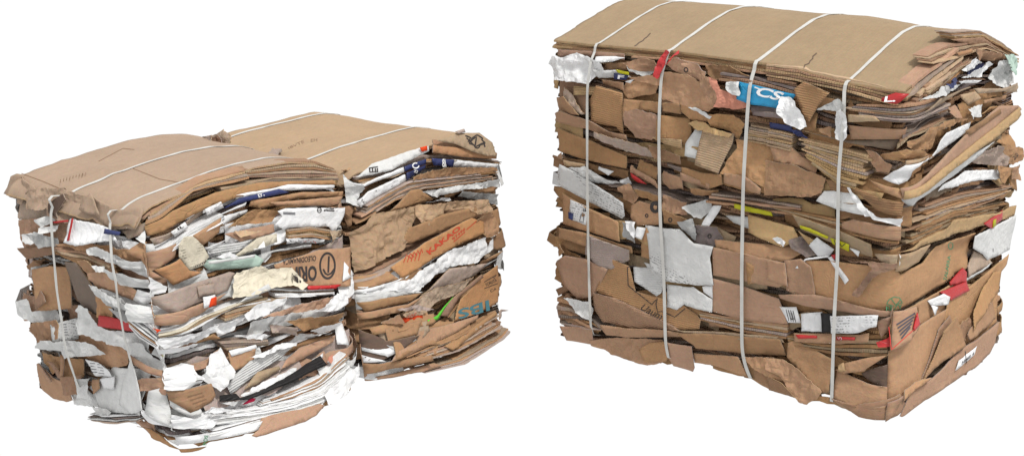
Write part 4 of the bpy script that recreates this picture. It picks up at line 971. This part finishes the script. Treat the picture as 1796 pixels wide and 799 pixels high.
trace(A, '''
L1 k 95,560 350,600 350,780 95,710
L2 b~ 135,60 230,50 350,60 450,90 450,220 350,230 180,300 150,180
L2 B 160,250 420,230 600,290 560,330 380,300 220,330
L2 W~ 170,160 230,150 300,180 240,230 190,210
L2 s~ 230,150 400,190 410,240 300,250
L2 W~ 290,50 350,30 400,60 340,105
L2 W~ 370,90 440,90 440,130 380,130
L2 b~ 440,220 700,230 880,260 1040,300 1080,480 960,400 760,300 560,270
L2 k 830,140 1040,100 1030,180 900,195
L2 W~ 620,260 700,240 900,350 870,380 640,290
L2 W~ 790,320 960,360 1090,480 1000,490 880,410
L2 b 880,230 1040,270 1080,460 1000,420 900,330 860,290
L2 W~ 900,190 1030,170 1060,260 980,240
L2 E 4 bkBb 400,250 600,285 760,375 / 420,300 600,370 780,440
L2 B~ 160,390 230,340 340,330 270,370 215,460
L2 W~ 215,450 230,390 340,370 280,400 240,440
L2 W~ 350,330 470,350 440,370 370,365
L2 b_ 250,400 360,380 480,390 500,680 300,690 280,650 250,450
L2 B_ 183,488 310,590 340,630 270,685 220,590
L2 g_ 480,350 560,350 660,560 700,750 560,690 520,620 490,430 ;dark brown panel behind clear film
L2 b~ 560,340 640,340 730,500 700,560 610,430
L2 b 640,430 760,400 830,520 960,640 900,650 720,540 650,470
L2 W~ 650,380 720,390 750,440 680,420
L2 W~ 760,400 850,420 920,480 935,545 850,520 780,470
L2 b~ 700,560 780,690 800,780 700,730
L2 w 930,550 980,590 1015,640 960,655 930,620
L2 W~ 660,500 760,540 900,640 990,700 980,790 860,740 740,650 690,570
L2 W~ 680,520 860,640 960,700 940,720 840,680 700,570
L2 s~ 760,680 880,700 960,790 860,790
L2 W~ 880,640 990,680 990,790 900,760
L3 B~ 240,60 400,40 420,170 270,220 215,110
L3 b~ 560,100 800,160 900,290 860,370 760,380 620,310 540,200
L3 W_= 400,60 530,30 545,180 430,180
L3 W~ 560,-60 620,-40 680,80 740,100 900,150 980,180 1000,300 900,280 820,220 650,150 590,130 550,60
L3 r_ 690,10 840,60 920,130 895,142 690,85 ;dark red folded card
L3 W~ 900,180 1000,200 1180,380 1260,450 1300,500 1220,540 1080,430 980,320
L3 b~ 290,270 460,300 600,310 620,430 540,480 460,440 440,380 380,420 300,340
L3 s~ 480,190 600,200 600,300 500,290
L3 W~ 270,230 340,170 460,180 600,200 715,290 620,300 520,300 470,310 460,270
L3 b 230,355 300,380 380,440 480,460 540,520 550,590 450,620 350,602 260,530
L3 B 290,340 330,350 440,450 400,450
L3 b_ 370,300 400,310 430,440 410,440
L3 b_ 232,360 250,350 370,470 350,480
L3 B~ 440,440 560,430 560,560 470,560
L3 W 600,520 760,380 1040,400 1000,700 700,680 650,560
L3 w 610,310 700,330 760,400 775,440 640,445 605,400 ;white printed paper slip
L3 w 690,460 790,440 792,530 720,522
L3 b~ 960,460 1060,430 1100,480 1100,560 1000,530
L3 b 610,470 680,460 700,520 650,560
L3 b 900,290 1060,410 1200,560 1180,580 1050,440 900,330
L3 W_ 1005,540 1180,560 1295,795 1010,690 ;flat light grey sheet beside the paper cone
L3 W~ 540,440 600,470 640,620 560,582
L3 W~ 605,630 700,640 810,680 740,722 650,685
L3 E 4 wgWk 640,690 800,690 1000,690 / 700,725 880,755 1020,735
L3 W 1110,440 1200,520 1420,690 1380,722 1290,640 1180,560
L3 W~ 1000,180 1100,260 1240,420 1200,440 1080,360 1010,280
L3 y 1080,260 1180,310 1130,318 1085,290
L3 E 6 wWwbw 980,-20 1100,130 1180,250 / 960,70 1050,230 1160,330
M1 E 5 BkBkB 800,110 1100,48 1280,45 1440,105 / 790,165 1100,155 1430,150
M1 E 4 btkb 150,400 540,180 790,105 / 110,480 420,260 800,165
M1 E 4 kgtg 620,235 1000,165 1440,155 / 640,300 1000,215 1440,200
M1 b_ 118,520 300,400 600,270 900,200 1400,180 1430,210 1100,222 740,305 450,425 180,575
M1 w_ 745,290 1020,235 1100,215 1420,215 1420,242 1000,262 750,320 ;white folded tube end
M1 n_ 675,385 760,315 1030,245 1100,265 850,325 700,380 ;navy blue printed board edge
M1 b 850,330 1200,265 1450,250 1460,292 1200,310 920,390 850,370
M1 b 1000,350 1340,305 1455,290 1440,352 1330,362 1050,372
M1 k 190,580 280,545 540,390 560,440 400,522 210,632
M1 w_= 278,545 385,478 412,520 310,582
M1 w_= 518,392 630,335 662,380 552,438
M1 W 170,640 230,630 250,680 180,700
M1 E 4 wWww 165,680 400,530 640,420 / 175,712 410,580 650,455
M1 w_ 600,430 836,345 832,375 640,425
M1 w_ 640,430 855,400 850,430 640,495
M1 b_ 430,570 640,450 645,560 525,650 455,615
M1 b~ 850,380 1050,400 1000,480 650,505
M1 b 655,560 1000,490 1010,550 760,612
M1 t~ 720,540 900,530 760,582
M1 w_ 1000,390 1050,370 1480,370 1492,410 1430,560 1390,510 1090,510 1060,525 990,490 1040,430 ;white printed box side with black logos
M1 E 5 kbtkb 1090,530 1250,505 1400,530 / 1095,590 1250,575 1385,600
M1 k~ 1370,530 1490,530 1500,575 1400,622
M1 w~ 1090,590 1330,590 1310,625 1100,632
M1 W| 540,670 830,590 740,700 600,720
M1 w_ 590,640 690,585 560,672 530,670
M1 C_ 880,590 1025,555 1042,620 800,705 700,740
M1 w~ 600,720 680,680 735,710 640,735
M1 W 900,700 1290,640 1300,665 1000,700 930,770 900,760
M1 D_ 795,710 910,670 922,705 830,735
M2 e_ 560,120 860,60 920,100 900,150 600,195 540,150 ;pale mint green plastic tube ends
M2 W_ 560,120 860,60 860,80 570,140
M2 b_ 150,60 330,-10 330,90 250,170 290,230 180,245
M2 C_= 330,0 360,-60 420,-70 500,0 555,80 530,140 430,185 340,80 ;cream torn paper with printed lines
M2 o_ 245,160 330,90 420,180 470,185 520,200 320,285
M2 w~ 0,120 80,160 120,230 20,200
M2 w~ 170,270 250,200 310,280 310,320 230,355 170,320
M2 B 0,20 150,60 170,240 120,210 60,120
M2 k_ 320,290 700,190 745,200 700,320 480,410 320,470 200,400 100,350
M2 k_ 460,290 590,270 605,345 480,362
M2 b 240,470 500,400 690,345 500,492 360,542 290,530
M2 b 60,440 120,380 240,500 320,580 280,590 160,520
M2 w_ 500,360 600,350 612,412 510,440 ;white label with orange corner
M2 O_ 568,372 608,362 604,420 545,432
M2 W~ 0,310 80,370 60,420 20,400
M2 b_ 980,130 1280,20 1510,0 1500,272 1220,292 1000,180 ;upside down printed brown box side with round arrow emblem
M2 w_ 1478,250 1500,118 1582,210
M2 E 4 wgww 980,300 1200,310 1400,295 / 1000,360 1200,350 1400,335
M2 r_ 1240,290 1470,272 1430,302 1250,312
M2 E 4 wCkw 250,600 500,490 900,350 / 280,640 760,430 1000,390
M2 C~ 740,190 900,140 960,170 1110,150 1225,270 1180,302 1120,270 980,290 860,340 710,372 720,220 ;torn cream coloured paper
M2 W_ 860,330 960,268 985,310 760,412
M2 E 3 kbk 660,470 900,400 1100,350 / 640,530 900,450 1000,400
M2 w~ 780,480 870,410 1095,350 1060,400 940,480 800,525
M2 b~ 880,500 1100,420 1440,340 1455,420 1200,462
M2 w~ 1430,330 1500,340 1525,400 1440,450 1280,462
M2 b~ 1050,520 1450,455 1482,500 1430,542 1200,602 1150,562
M2 w~ 600,560 780,490 742,590 650,662
M2 w~ 255,640 480,600 600,550 560,640 480,690 330,702 215,695
M2 w~ 220,700 330,710 480,690 470,732 300,762
M2 b 490,690 600,630 655,662 500,712
M2 w_ 165,450 250,450 255,500 212,525 170,500 ;round white paper flap
M2 O~ 280,580 350,570 332,597 285,597
M2 w~ 750,650 880,610 985,630 960,680 900,652
M2 k~ 1000,570 1150,570 1182,640 1020,622
M2 w~ 1260,600 1440,520 1452,590 1360,632
M2 w_ 1458,560 1512,560 1535,700 1450,692
M2 W~ 1180,640 1340,620 1382,600 1180,732
M2 E 3 kgk 650,690 800,670 960,660 / 660,730 800,710 960,700
M2 b 680,750 870,720 850,800 800,840 690,880
M2 w_ 690,740 880,700 892,722 710,777
L4 W_| 655,300 730,220 830,130 1160,20 1172,50 1080,130 900,210 690,367 ;white curved corrugated liner
L4 w~ 820,100 930,60 1160,0 1160,25 900,100
L4 k_ 790,332 890,210 1060,180 1072,202 880,302
L4 b_ 1090,130 1200,50 1465,-30 1440,12 1100,165 1040,190
L4 w~~ 490,260 560,120 640,40 672,140 702,190 640,280 600,330 520,282 ;crumpled white paper bag
L4 w~ 320,190 470,175 470,230 500,242 440,290 330,282
L4 w~ 270,220 340,270 490,270 480,320 330,330 300,300
L4 w~ 750,370 850,320 1160,180 1142,242 900,342 780,378
L4 w_ 1270,130 1360,85 1352,112 1290,142
L4 p~ 1370,110 1430,100 1392,152
L4 m_ 795,448 850,395 882,400 870,422 ;bright pink plastic scrap
L4 W~ 620,420 750,410 722,452
L4 b_ 345,350 560,290 602,380 580,422 475,495 380,402 ;brown card with dark handwriting like print
L4 E 8 wbWkwBWw 920,405 1300,240 1500,60 / 880,450 1300,340 1580,120
L4 D| 610,370 730,360 760,390 920,340 1350,108 1392,170 950,355 820,402 610,412 ;black ribbed rubber strip
L4 E 7 wWwwsWw 480,505 900,450 1320,320 1540,120 / 480,590 900,530 1330,420 1590,220
L4 w~ 500,490 550,450 740,480 600,502
L4 w~ 340,510 480,520 610,560 540,612 420,602
L4 w~ 1340,370 1500,210 1590,150 1590,230 1510,370 1360,432
L4 b_ 120,560 240,690 380,760 535,735 400,800 280,762 160,662
L4 W 240,680 395,680 330,742
L4 W~ 110,480 300,560 445,620 420,662 300,662 180,602
L4 E 4 wkwW 560,610 900,520 1320,410 / 540,660 900,560 1340,440
L4 w_ 395,685 620,620 905,548 885,622 400,750
L4 b_ 905,530 1050,490 1315,430 1347,440 1300,512 1150,582 870,667 840,655 890,612 ;clean brown flap at the bottom edge
''')
def dentA(u, v):
    t = np.clip((.03-v)/.062, 0, .98); w = -.05*(1-np.sqrt(1-t*t))
    for us in (AS1, AS2): w = w-.006*np.exp(-((u-us)/.035)**2)*np.exp(-v/.25)
    w = w+.005*np.exp(-((v-.14)/.02)**2)*np.clip(-(u+.25)*6, 0, 1)
    return w-.03*np.clip((v-A.D+.05)/.05, 0, 1)**2
AS1 = A.unproj([(111, 338)], 'F', .01)[0, 0]; AS2 = A.unproj([(197, 376)], 'F', .01)[0, 0]
A.cover('A', ext=(.02, .0, .032, .0), crump=.004, lift=.008, dents=dentA)
A.cover('b', ext=(-.01, .0, .005, 0), crump=.003, lift=-.004, name='liner_sheet', dents=dentA)
A.cover('k', ext=(-.02, -.01, .012, 0), crump=.003, lift=-.014, name='liner_sheet', dents=dentA)
# the cover's edge folded down over the front in flaps
trace(A, '''
L1 A 30,445 60,430 230,500 262,540 200,548 195,628 90,595 5,562 20,520
L1 A~ 215,550 250,520 420,530 430,560 370,600 352,662 230,652
L1 A~ 405,560 430,530 600,600 700,640 790,700 775,790 600,775 480,745 400,695 380,640
L1 A 560,640 600,565 780,660 830,680 1005,680 965,702 942,800 790,800 700,722
''')
A.px_piece('A', px('L1', '560,660 600,560 640,600 700,700 640,700'), '', tilt=.1)
A.px_piece('w', px('L2', '455,60 600,80 740,120 830,200 700,212 560,237 470,212 450,130'), '', label='white plastic sack end with red rim')
A.px_piece('r', px('L2', '452,70 462,62 478,205 466,210'), '_'); A.px_piece('r', px('L2', '365,75 450,68 450,80 368,86'), '_')
A.px_piece('n', px('L2', '730,125 822,150 822,172 735,157'), '_')
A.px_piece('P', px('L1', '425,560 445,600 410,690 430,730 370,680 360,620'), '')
A.strap([(108, 339), (95, 350), (89, 372), (90, 387), (95, 453), (100, 510), (108, 560), (111, 580), (120, 625), (133, 665)], width=.010, edge=.055)
A.line(px('L1', '150,415 300,470 430,525'), 1.3, 'K', None, mode='T'); A.line(px('L1', '690,330 860,240 940,248'), 1.2, 'K', None, mode='T'); A.line(px('L1', '930,380 1120,455 1300,485'), 1.2, 'K', None, mode='T')
A.strap([(199, 377), (193, 390), (193, 405), (196, 445), (203, 490), (213, 560), (218, 590), (228, 627)], width=.009, edge=.042)
A.px_piece('W', px('L3', '905,310 935,380 990,570 1012,670 920,702 810,640 830,490'), '_', label='pale paper cone hanging over the strap')
# writing and marks
A.text('OLEODINAMICA', px('M2', '1295,108 1060,136 1064,98 1295,70'), 'D', None, bold=.012)
A.text('ORIN', px('M2', '1300,245 1120,270 1110,150 1300,140'), 'D', None, bold=.035)
for r in (46, 42):
    t = np.linspace(0, 2*math.pi, 30); A.line([(230+(1375+r*math.cos(k)*1.18)/3.991, 430+(142+r*math.sin(k)*2.0)/3.991) for k in t], 1.9, 'D', None)
A.line(px('M2', '1385,75 1380,190'), 3, 'D', None); A.line(px('M2', '1345,165 1360,195 1378,205 1400,195 1425,160'), 3, 'D', None)
A.text('BI', px('M1', '895,305 935,290 925,270 885,282'), 'w', None)
for x0, y0, x1, y1 in ((1345, 378, 1420, 384), (1350, 392, 1420, 398), (1065, 408, 1150, 412), (1065, 418, 1150, 422)): A.line(px('M1', f'{x0},{y0} {x1},{y1}'), 2.0 if x0 > 1300 else 1.5, 'D' if x0 > 1300 else 'b', None)
for x in (1352, 1375, 1398, 1418): A.line(px('M1', f'{x},375 {x+2},400'), 1.6, 'D', None)
A.line([(230+(1318+14*math.cos(k))/3.991, 270+(392+17*math.sin(k))/3.991) for k in np.linspace(0, 6.28, 14)], 1.4, 'D', None); A.line(px('M1', '1308,392 1328,392'), 1.2, 'D', None)
A.line(px('M1', '645,435 650,460'), 2.0, 'D', None)
A.text('mmk', px('M1', '440,775 535,735 545,750 450,795'), 'D', None, shear=.3); A.text('IL', px('M1', '320,520 365,490 370,510 335,532'), 'D', None, bold=.02)
A.text('w~', px('M2', '630,385 700,355 705,375 640,392'), 'D', None, bold=.03)
for i in range(4): A.line(px('L4', f'{395+i*18},{385+i*24} {500+i*14},{355+i*22}'), 1.4, 'K', None)
A.text('POS', px('L4', '500,722 515,650 540,655 530,720'), 'E', None, bold=.01)
for i in range(5): A.line(px('L3', f'{425+i*3},{75+i*18} {465+i*3},{72+i*18}'), 1.0, 'b', None)
for i in range(4): A.line(px('L3', f'{630+i*3},{345+i*20} {665+i*5},{348+i*20}'), 1.1, 'b', None); A.line(px('L3', f'{680+i*3},{352+i*20} {715+i*5},{358+i*20}'), 1.0, 'b', None)
for i in range(6): A.line(px('M1', f'{1105+i*34},{600+(i%2)*8} {1125+i*34},{612+(i%3)*5}'), 1.3, 'R' if i > 2 else 'b', None)
for i in range(9): A.line(px('L1', f'{425+i*22},{455-i*6} {418+i*22},{500-i*8}'), 1.0, 'K', None, mode='T')
# ------------------------------------------------------------------ low bale behind it on the left
fr_b, fr_t = ray_z((640, 672), 0), ray_z((603, 312), .66)
Bk = Bale('cardboard_bale', 'low bale behind the nearest one with red lettering on its brown cardboard', .66,
          [tuple(fr_b+(A.B[0]-A.B[1])*1.25), (640, 672), (885, 573)], [tuple(fr_t+(A.T[0]-A.T[1])*1.25), (603, 312), (868, 257)],
          [(604, 303)], [(604, 303), (640, 299), (672, 284), (700, 271), (750, 254), (800, 239), (825, 233), (850, 238), (868, 252)], GROUP, ([0, .1, .33, .6, .72], [.0, .04, .10, .05, 0]), 3, arch_depth=.7, flat_left=.62)
Bk.core(); Bk.layers('bbkBbwbgbt')
Bk.scraps(30, .02, Bk.D-.02, 'bbkBbw'); Bk.scraps(60, Bk.D+.03, Bk.P-.03, 'bbBwWk')
trace(Bk, '''
N1 B~ 380,640 480,640 480,780 420,790
N1 E 4 kgbk 480,440 720,390 1000,290 1250,300 1500,325 / 500,480 700,440 940,335 1200,315 1480,345
N1 B_ 1040,180 1220,190 1480,270 1400,290 1040,240
N1 o_ 1045,220 1180,232 1480,272 1472,312 1250,302 1040,270
N1 W_ 570,385 620,350 1000,218 995,257 720,392 600,422 500,440 ;long white box side under the cover
N1 O_ 952,236 1000,222 995,252 962,262
N1 W~ 380,430 480,470 560,520 520,600 540,655 400,622 ;grey white crushed box end
N1 w_ 480,480 560,490 830,370 837,402 560,512
N1 w_ 520,602 570,540 830,420 857,462 540,655 ;white box with navy end band
N1 n_ 832,367 1000,318 1000,352 840,402
N1 n_ 840,410 1000,360 1005,390 858,462
N1 n_ 1035,310 1182,318 1180,372 1062,362
N1 w_ 1180,320 1480,350 1482,380 1190,377
N1 B~ 900,440 1120,370 1460,370 1472,390 1200,430 900,462
N1 E 8 kbgkbgkb 540,655 860,470 1200,430 1470,398 / 470,785 760,600 950,525 1450,450
N1 b_ 740,672 880,530 940,525 1052,602 900,642
N1 W~ 950,540 1250,490 1480,450 1502,512 1250,522 1060,582
N1 s~ 1190,570 1210,530 1490,560 1506,642 1400,612 ;silvery plastic film
N1 w~ 1000,620 1170,590 1182,612
N2 b~ 900,60 1330,-20 1430,30 1330,100 1100,200 900,200
N2 j~~ 440,200 600,60 900,0 880,100 830,230 790,300 600,402 520,455 440,392 ;heavily crumpled kraft paper
N2 j~~ 900,0 1200,-40 1380,-50 1430,30 1330,60 1250,20 1100,30 1060,100 960,162 900,62
N2 b_ 870,150 900,150 1100,60 1310,10 1400,40 1250,122 900,272 835,262
N2 b~ 1300,90 1430,40 1480,90 1502,150 1490,202 1400,222
N2 E 3 bkb 500,500 960,290 1300,120 / 525,560 980,330 1310,140
N2 o_ 718,430 980,250 1300,85 1385,112 1392,192 1160,302 800,502 ;orange brown board with red printed letters
N2 b_ 430,560 560,500 720,460 785,512 520,602 440,612
N2 w_ 900,450 1165,297 1170,312 905,472
N2 w~ 1160,300 1390,220 1402,300 1440,230 1452,300 1330,402 1100,432 980,542 870,602 740,592 900,462
N2 b 1400,400 1512,315 1490,360 1400,440
N2 s_ 1390,432 1492,362 1380,462
N2 w_ 490,632 870,490 852,512 520,647 ;thin white tube
N2 W 450,700 520,640 840,590 955,602 740,642 440,752
N2 k_ 985,580 1110,430 1400,400 1330,482 1200,562 960,602 ;flat grey kraft sheet
N2 k~ 880,702 960,602 1320,500 1200,622 1000,722
N2 b 520,700 740,640 940,610 880,682 640,742
N2 b 430,740 640,740 850,690 820,762 560,800
N3 b 430,200 850,130 960,60 850,172 560,252
N3 E 3 bkb 1100,200 1250,60 1400,-60 / 1160,250 1330,120 1450,0
N2 o_ 1170,800 1200,650 1370,490 1480,418 1522,560 1517,682 1440,722 1300,770 ;curved brown box side with blue stencilled letters
N2 B_ 1100,780 1200,640 1370,480 1380,500 1230,640 1160,780
N3 B~ 680,272 800,200 820,262
N3 k~ 780,170 900,130 1060,172 990,182
N3 G_ 988,240 1080,215 1205,85 1095,240 1002,264 ;bright lime green strip
N3 O_ 805,237 970,203 972,242 810,272 ;bright orange red label
N3 t~ 820,200 900,160 992,180 970,208 850,227
N3 b 430,240 520,250 600,285 480,320
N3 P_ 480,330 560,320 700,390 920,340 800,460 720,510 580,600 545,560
N3 W_ 695,402 910,340 925,382 780,462
N3 w_ 550,368 700,400 830,440 722,502 600,462 ;white folded card inside an open box end
N3 w_ 580,500 712,530 590,557
N3 b_ 470,325 490,325 555,600 540,625 500,540
N3 B_ 490,328 560,318 575,625 555,605
N3 b_ 713,310 960,245 922,342 730,403
N3 b_ 930,320 1100,290 1385,218 1380,240 1080,392 800,512 740,532 780,462 920,402
N3 E 8 bkBbkBbk 800,485 1100,375 1515,190 / 960,520 1150,470 1520,290
N3 b_ 1100,420 1340,290 1500,190 1500,215 1340,330 1160,450
N3 k_ 1510,185 1582,178 1500,242
N3 b_ 568,572 700,550 1000,478 1022,520 780,592 640,642 570,622
N3 E 6 bkbkbk 1040,520 1300,400 1540,270 / 800,640 1000,590 1300,470 1540,320
N3 b 500,662 570,620 640,640 620,672 860,605 1040,540 1100,562 860,642 600,702 520,682
''')
Bk.cover('V', ext=(.03, .0, .012, .0), crump=.003, lift=.010, dents=lambda u, v: -.035*np.clip((.06-v)/.06, 0, 1)**2-.012*np.clip((v-Bk.D+.04)/.04, 0, 1))
Bk.cover('b', ext=(-.01, -.004, .005, .0), crump=.003, lift=-.004, name='liner_sheet', dents=lambda u, v: -.03*np.clip((.06-v)/.06, 0, 1)**2)
for p in ([(560, 280), (600, 258), (640, 243), (700, 230)], [(405, 250), (440, 230), (500, 218), (580, 214)]):
    u = float(Bk.unproj([p[1]], 'T', .012)[0, 0]); print('B strap', u); Bk.strap(None, width=.010, u_only=u, toplift=.016)
trace(Bk, '''
N1 k_ 1060,185 1220,138 1392,138 1462,200 1472,292 1400,290 1300,262 1200,212 ;printed cardboard flap end with black scribbled emblem
N1 k_ 1200,125 1275,108 1275,130 1220,138
''')
Bk.text('KAKAO', px('N2', '985,318 1215,140 1235,165 1015,345'), 'R', None, bold=.03)
Bk.text('97496', px('N2', '1165,232 1260,150 1262,172 1180,245'), 'R', None, bold=.01)
Bk.line(px('N2', '1180,255 1260,185'), 1.4, 'R', None); Bk.line(px('N2', '1270,170 1340,110'), 1.4, 'R', None)
for i in range(5): Bk.line(px('N2', f'{830+i*26},{400-i*4} {850+i*26},{345-i*10} {885+i*20},{370-i*10}'), 1.4, 'R', None)
Bk.text('IBS', px('N3', '1435,175 1210,240 1210,170 1425,100'), 'T', None, bold=.02)
Bk.text('YORUTA', px('N2', '1400,545 1480,510 1485,530 1405,568'), 'D', None); Bk.line(px('N2', '1395,580 1490,545'), 1.1, 'D', None); Bk.line(px('N2', '1395,535 1480,485'), 1.1, 'D', None)
Bk.text('V', px('N2', '1455,500 1475,492 1475,510 1455,518'), 'D', None); Bk.text('CA', px('N2', '1435,590 1480,572 1480,590 1438,608'), 'D', None)
Bk.text('TORC', px('N3', '840,222 920,190 925,215 845,235'), 'R', None, bold=.02)
for x in (592, 612, 632, 646): Bk.line(px('N1', f'{x},378 {x+2},408'), 2.2, 'D', None)
Bk.line(px('N1', '586,378 650,368'), 1.8, 'D', None); Bk.line(px('N1', '592,407 645,400'), 1.8, 'D', None)
Bk.line([(500+(915+22*math.cos(k))/3.991, 200+(360+18*math.sin(k))/3.991) for k in np.linspace(0, 5.2, 12)], 2.0, 'w', None)
Bk.text('ZI', px('N1', '900,385 930,395 925,415 900,405'), 'w', None, bold=.03); Bk.text('8I', px('N1', '1100,312 1120,312 1130,372 1100,372'), 'w', None, bold=.03)
Bk.text('EA', px('N1', '540,590 560,620 552,632 535,605'), 'D', None); Bk.line(px('N1', '636,533 640,540'), 1.5, 'D', None)
Bk.line([(500+(1345+46*math.cos(k)*(1+.25*math.sin(5*k)))/3.991, 200+(192+38*math.sin(k)*(1+.2*math.cos(4*k)))/3.991) for k in np.linspace(0, 6.28, 40)], 2.2, 'D', None)
Bk.line(px('N1', '1262,150 1300,165 1280,195 1340,160 1330,230 1390,200 1400,230'), 2.4, 'D', None); Bk.line(px('N1', '1270,165 1300,195 1320,215'), 2.0, 'D', None)
Bk.text('IBVTE', px('N1', '20,232 130,180 135,200 28,245'), 'K', None, mode='T'); Bk.text('EH', px('N1', '180,175 225,170 225,190 180,195'), 'K', None, mode='T')
# crumpled scraps squeezed up in the groove between the two bales
Bk.px_piece('k', px('L1', '1505,150 1540,135 1580,105 1625,145 1640,190 1610,240 1560,245 1515,215'), '~', mode='F', crump=.018, tilt=.3, label='crumpled flap squeezed up between the two low bales')
Bk.px_piece('B', px('L1', '1500,160 1530,150 1560,200 1570,245 1520,230 1505,200'), '~', mode='F', crump=.012)
Bk.px_piece('w', px('L1', '1420,165 1455,150 1480,160 1475,185 1430,180'), '~', mode='F')
Bk.px_piece('k', px('L1', '1385,170 1440,150 1500,145 1505,190 1450,195 1400,185'), '~', mode='F', crump=.012)
Bk.px_piece('k', px('N1', '-110,275 -80,262 -30,258 -20,275 -50,300 -80,305'), '~', mode='T', crump=.014)
Bk.px_piece('b', px('N1', '395,395 460,360 470,375 420,400'), '~', mode='T', crump=.012)
BALES = [R, A, Bk]
for b in BALES: b.flush()
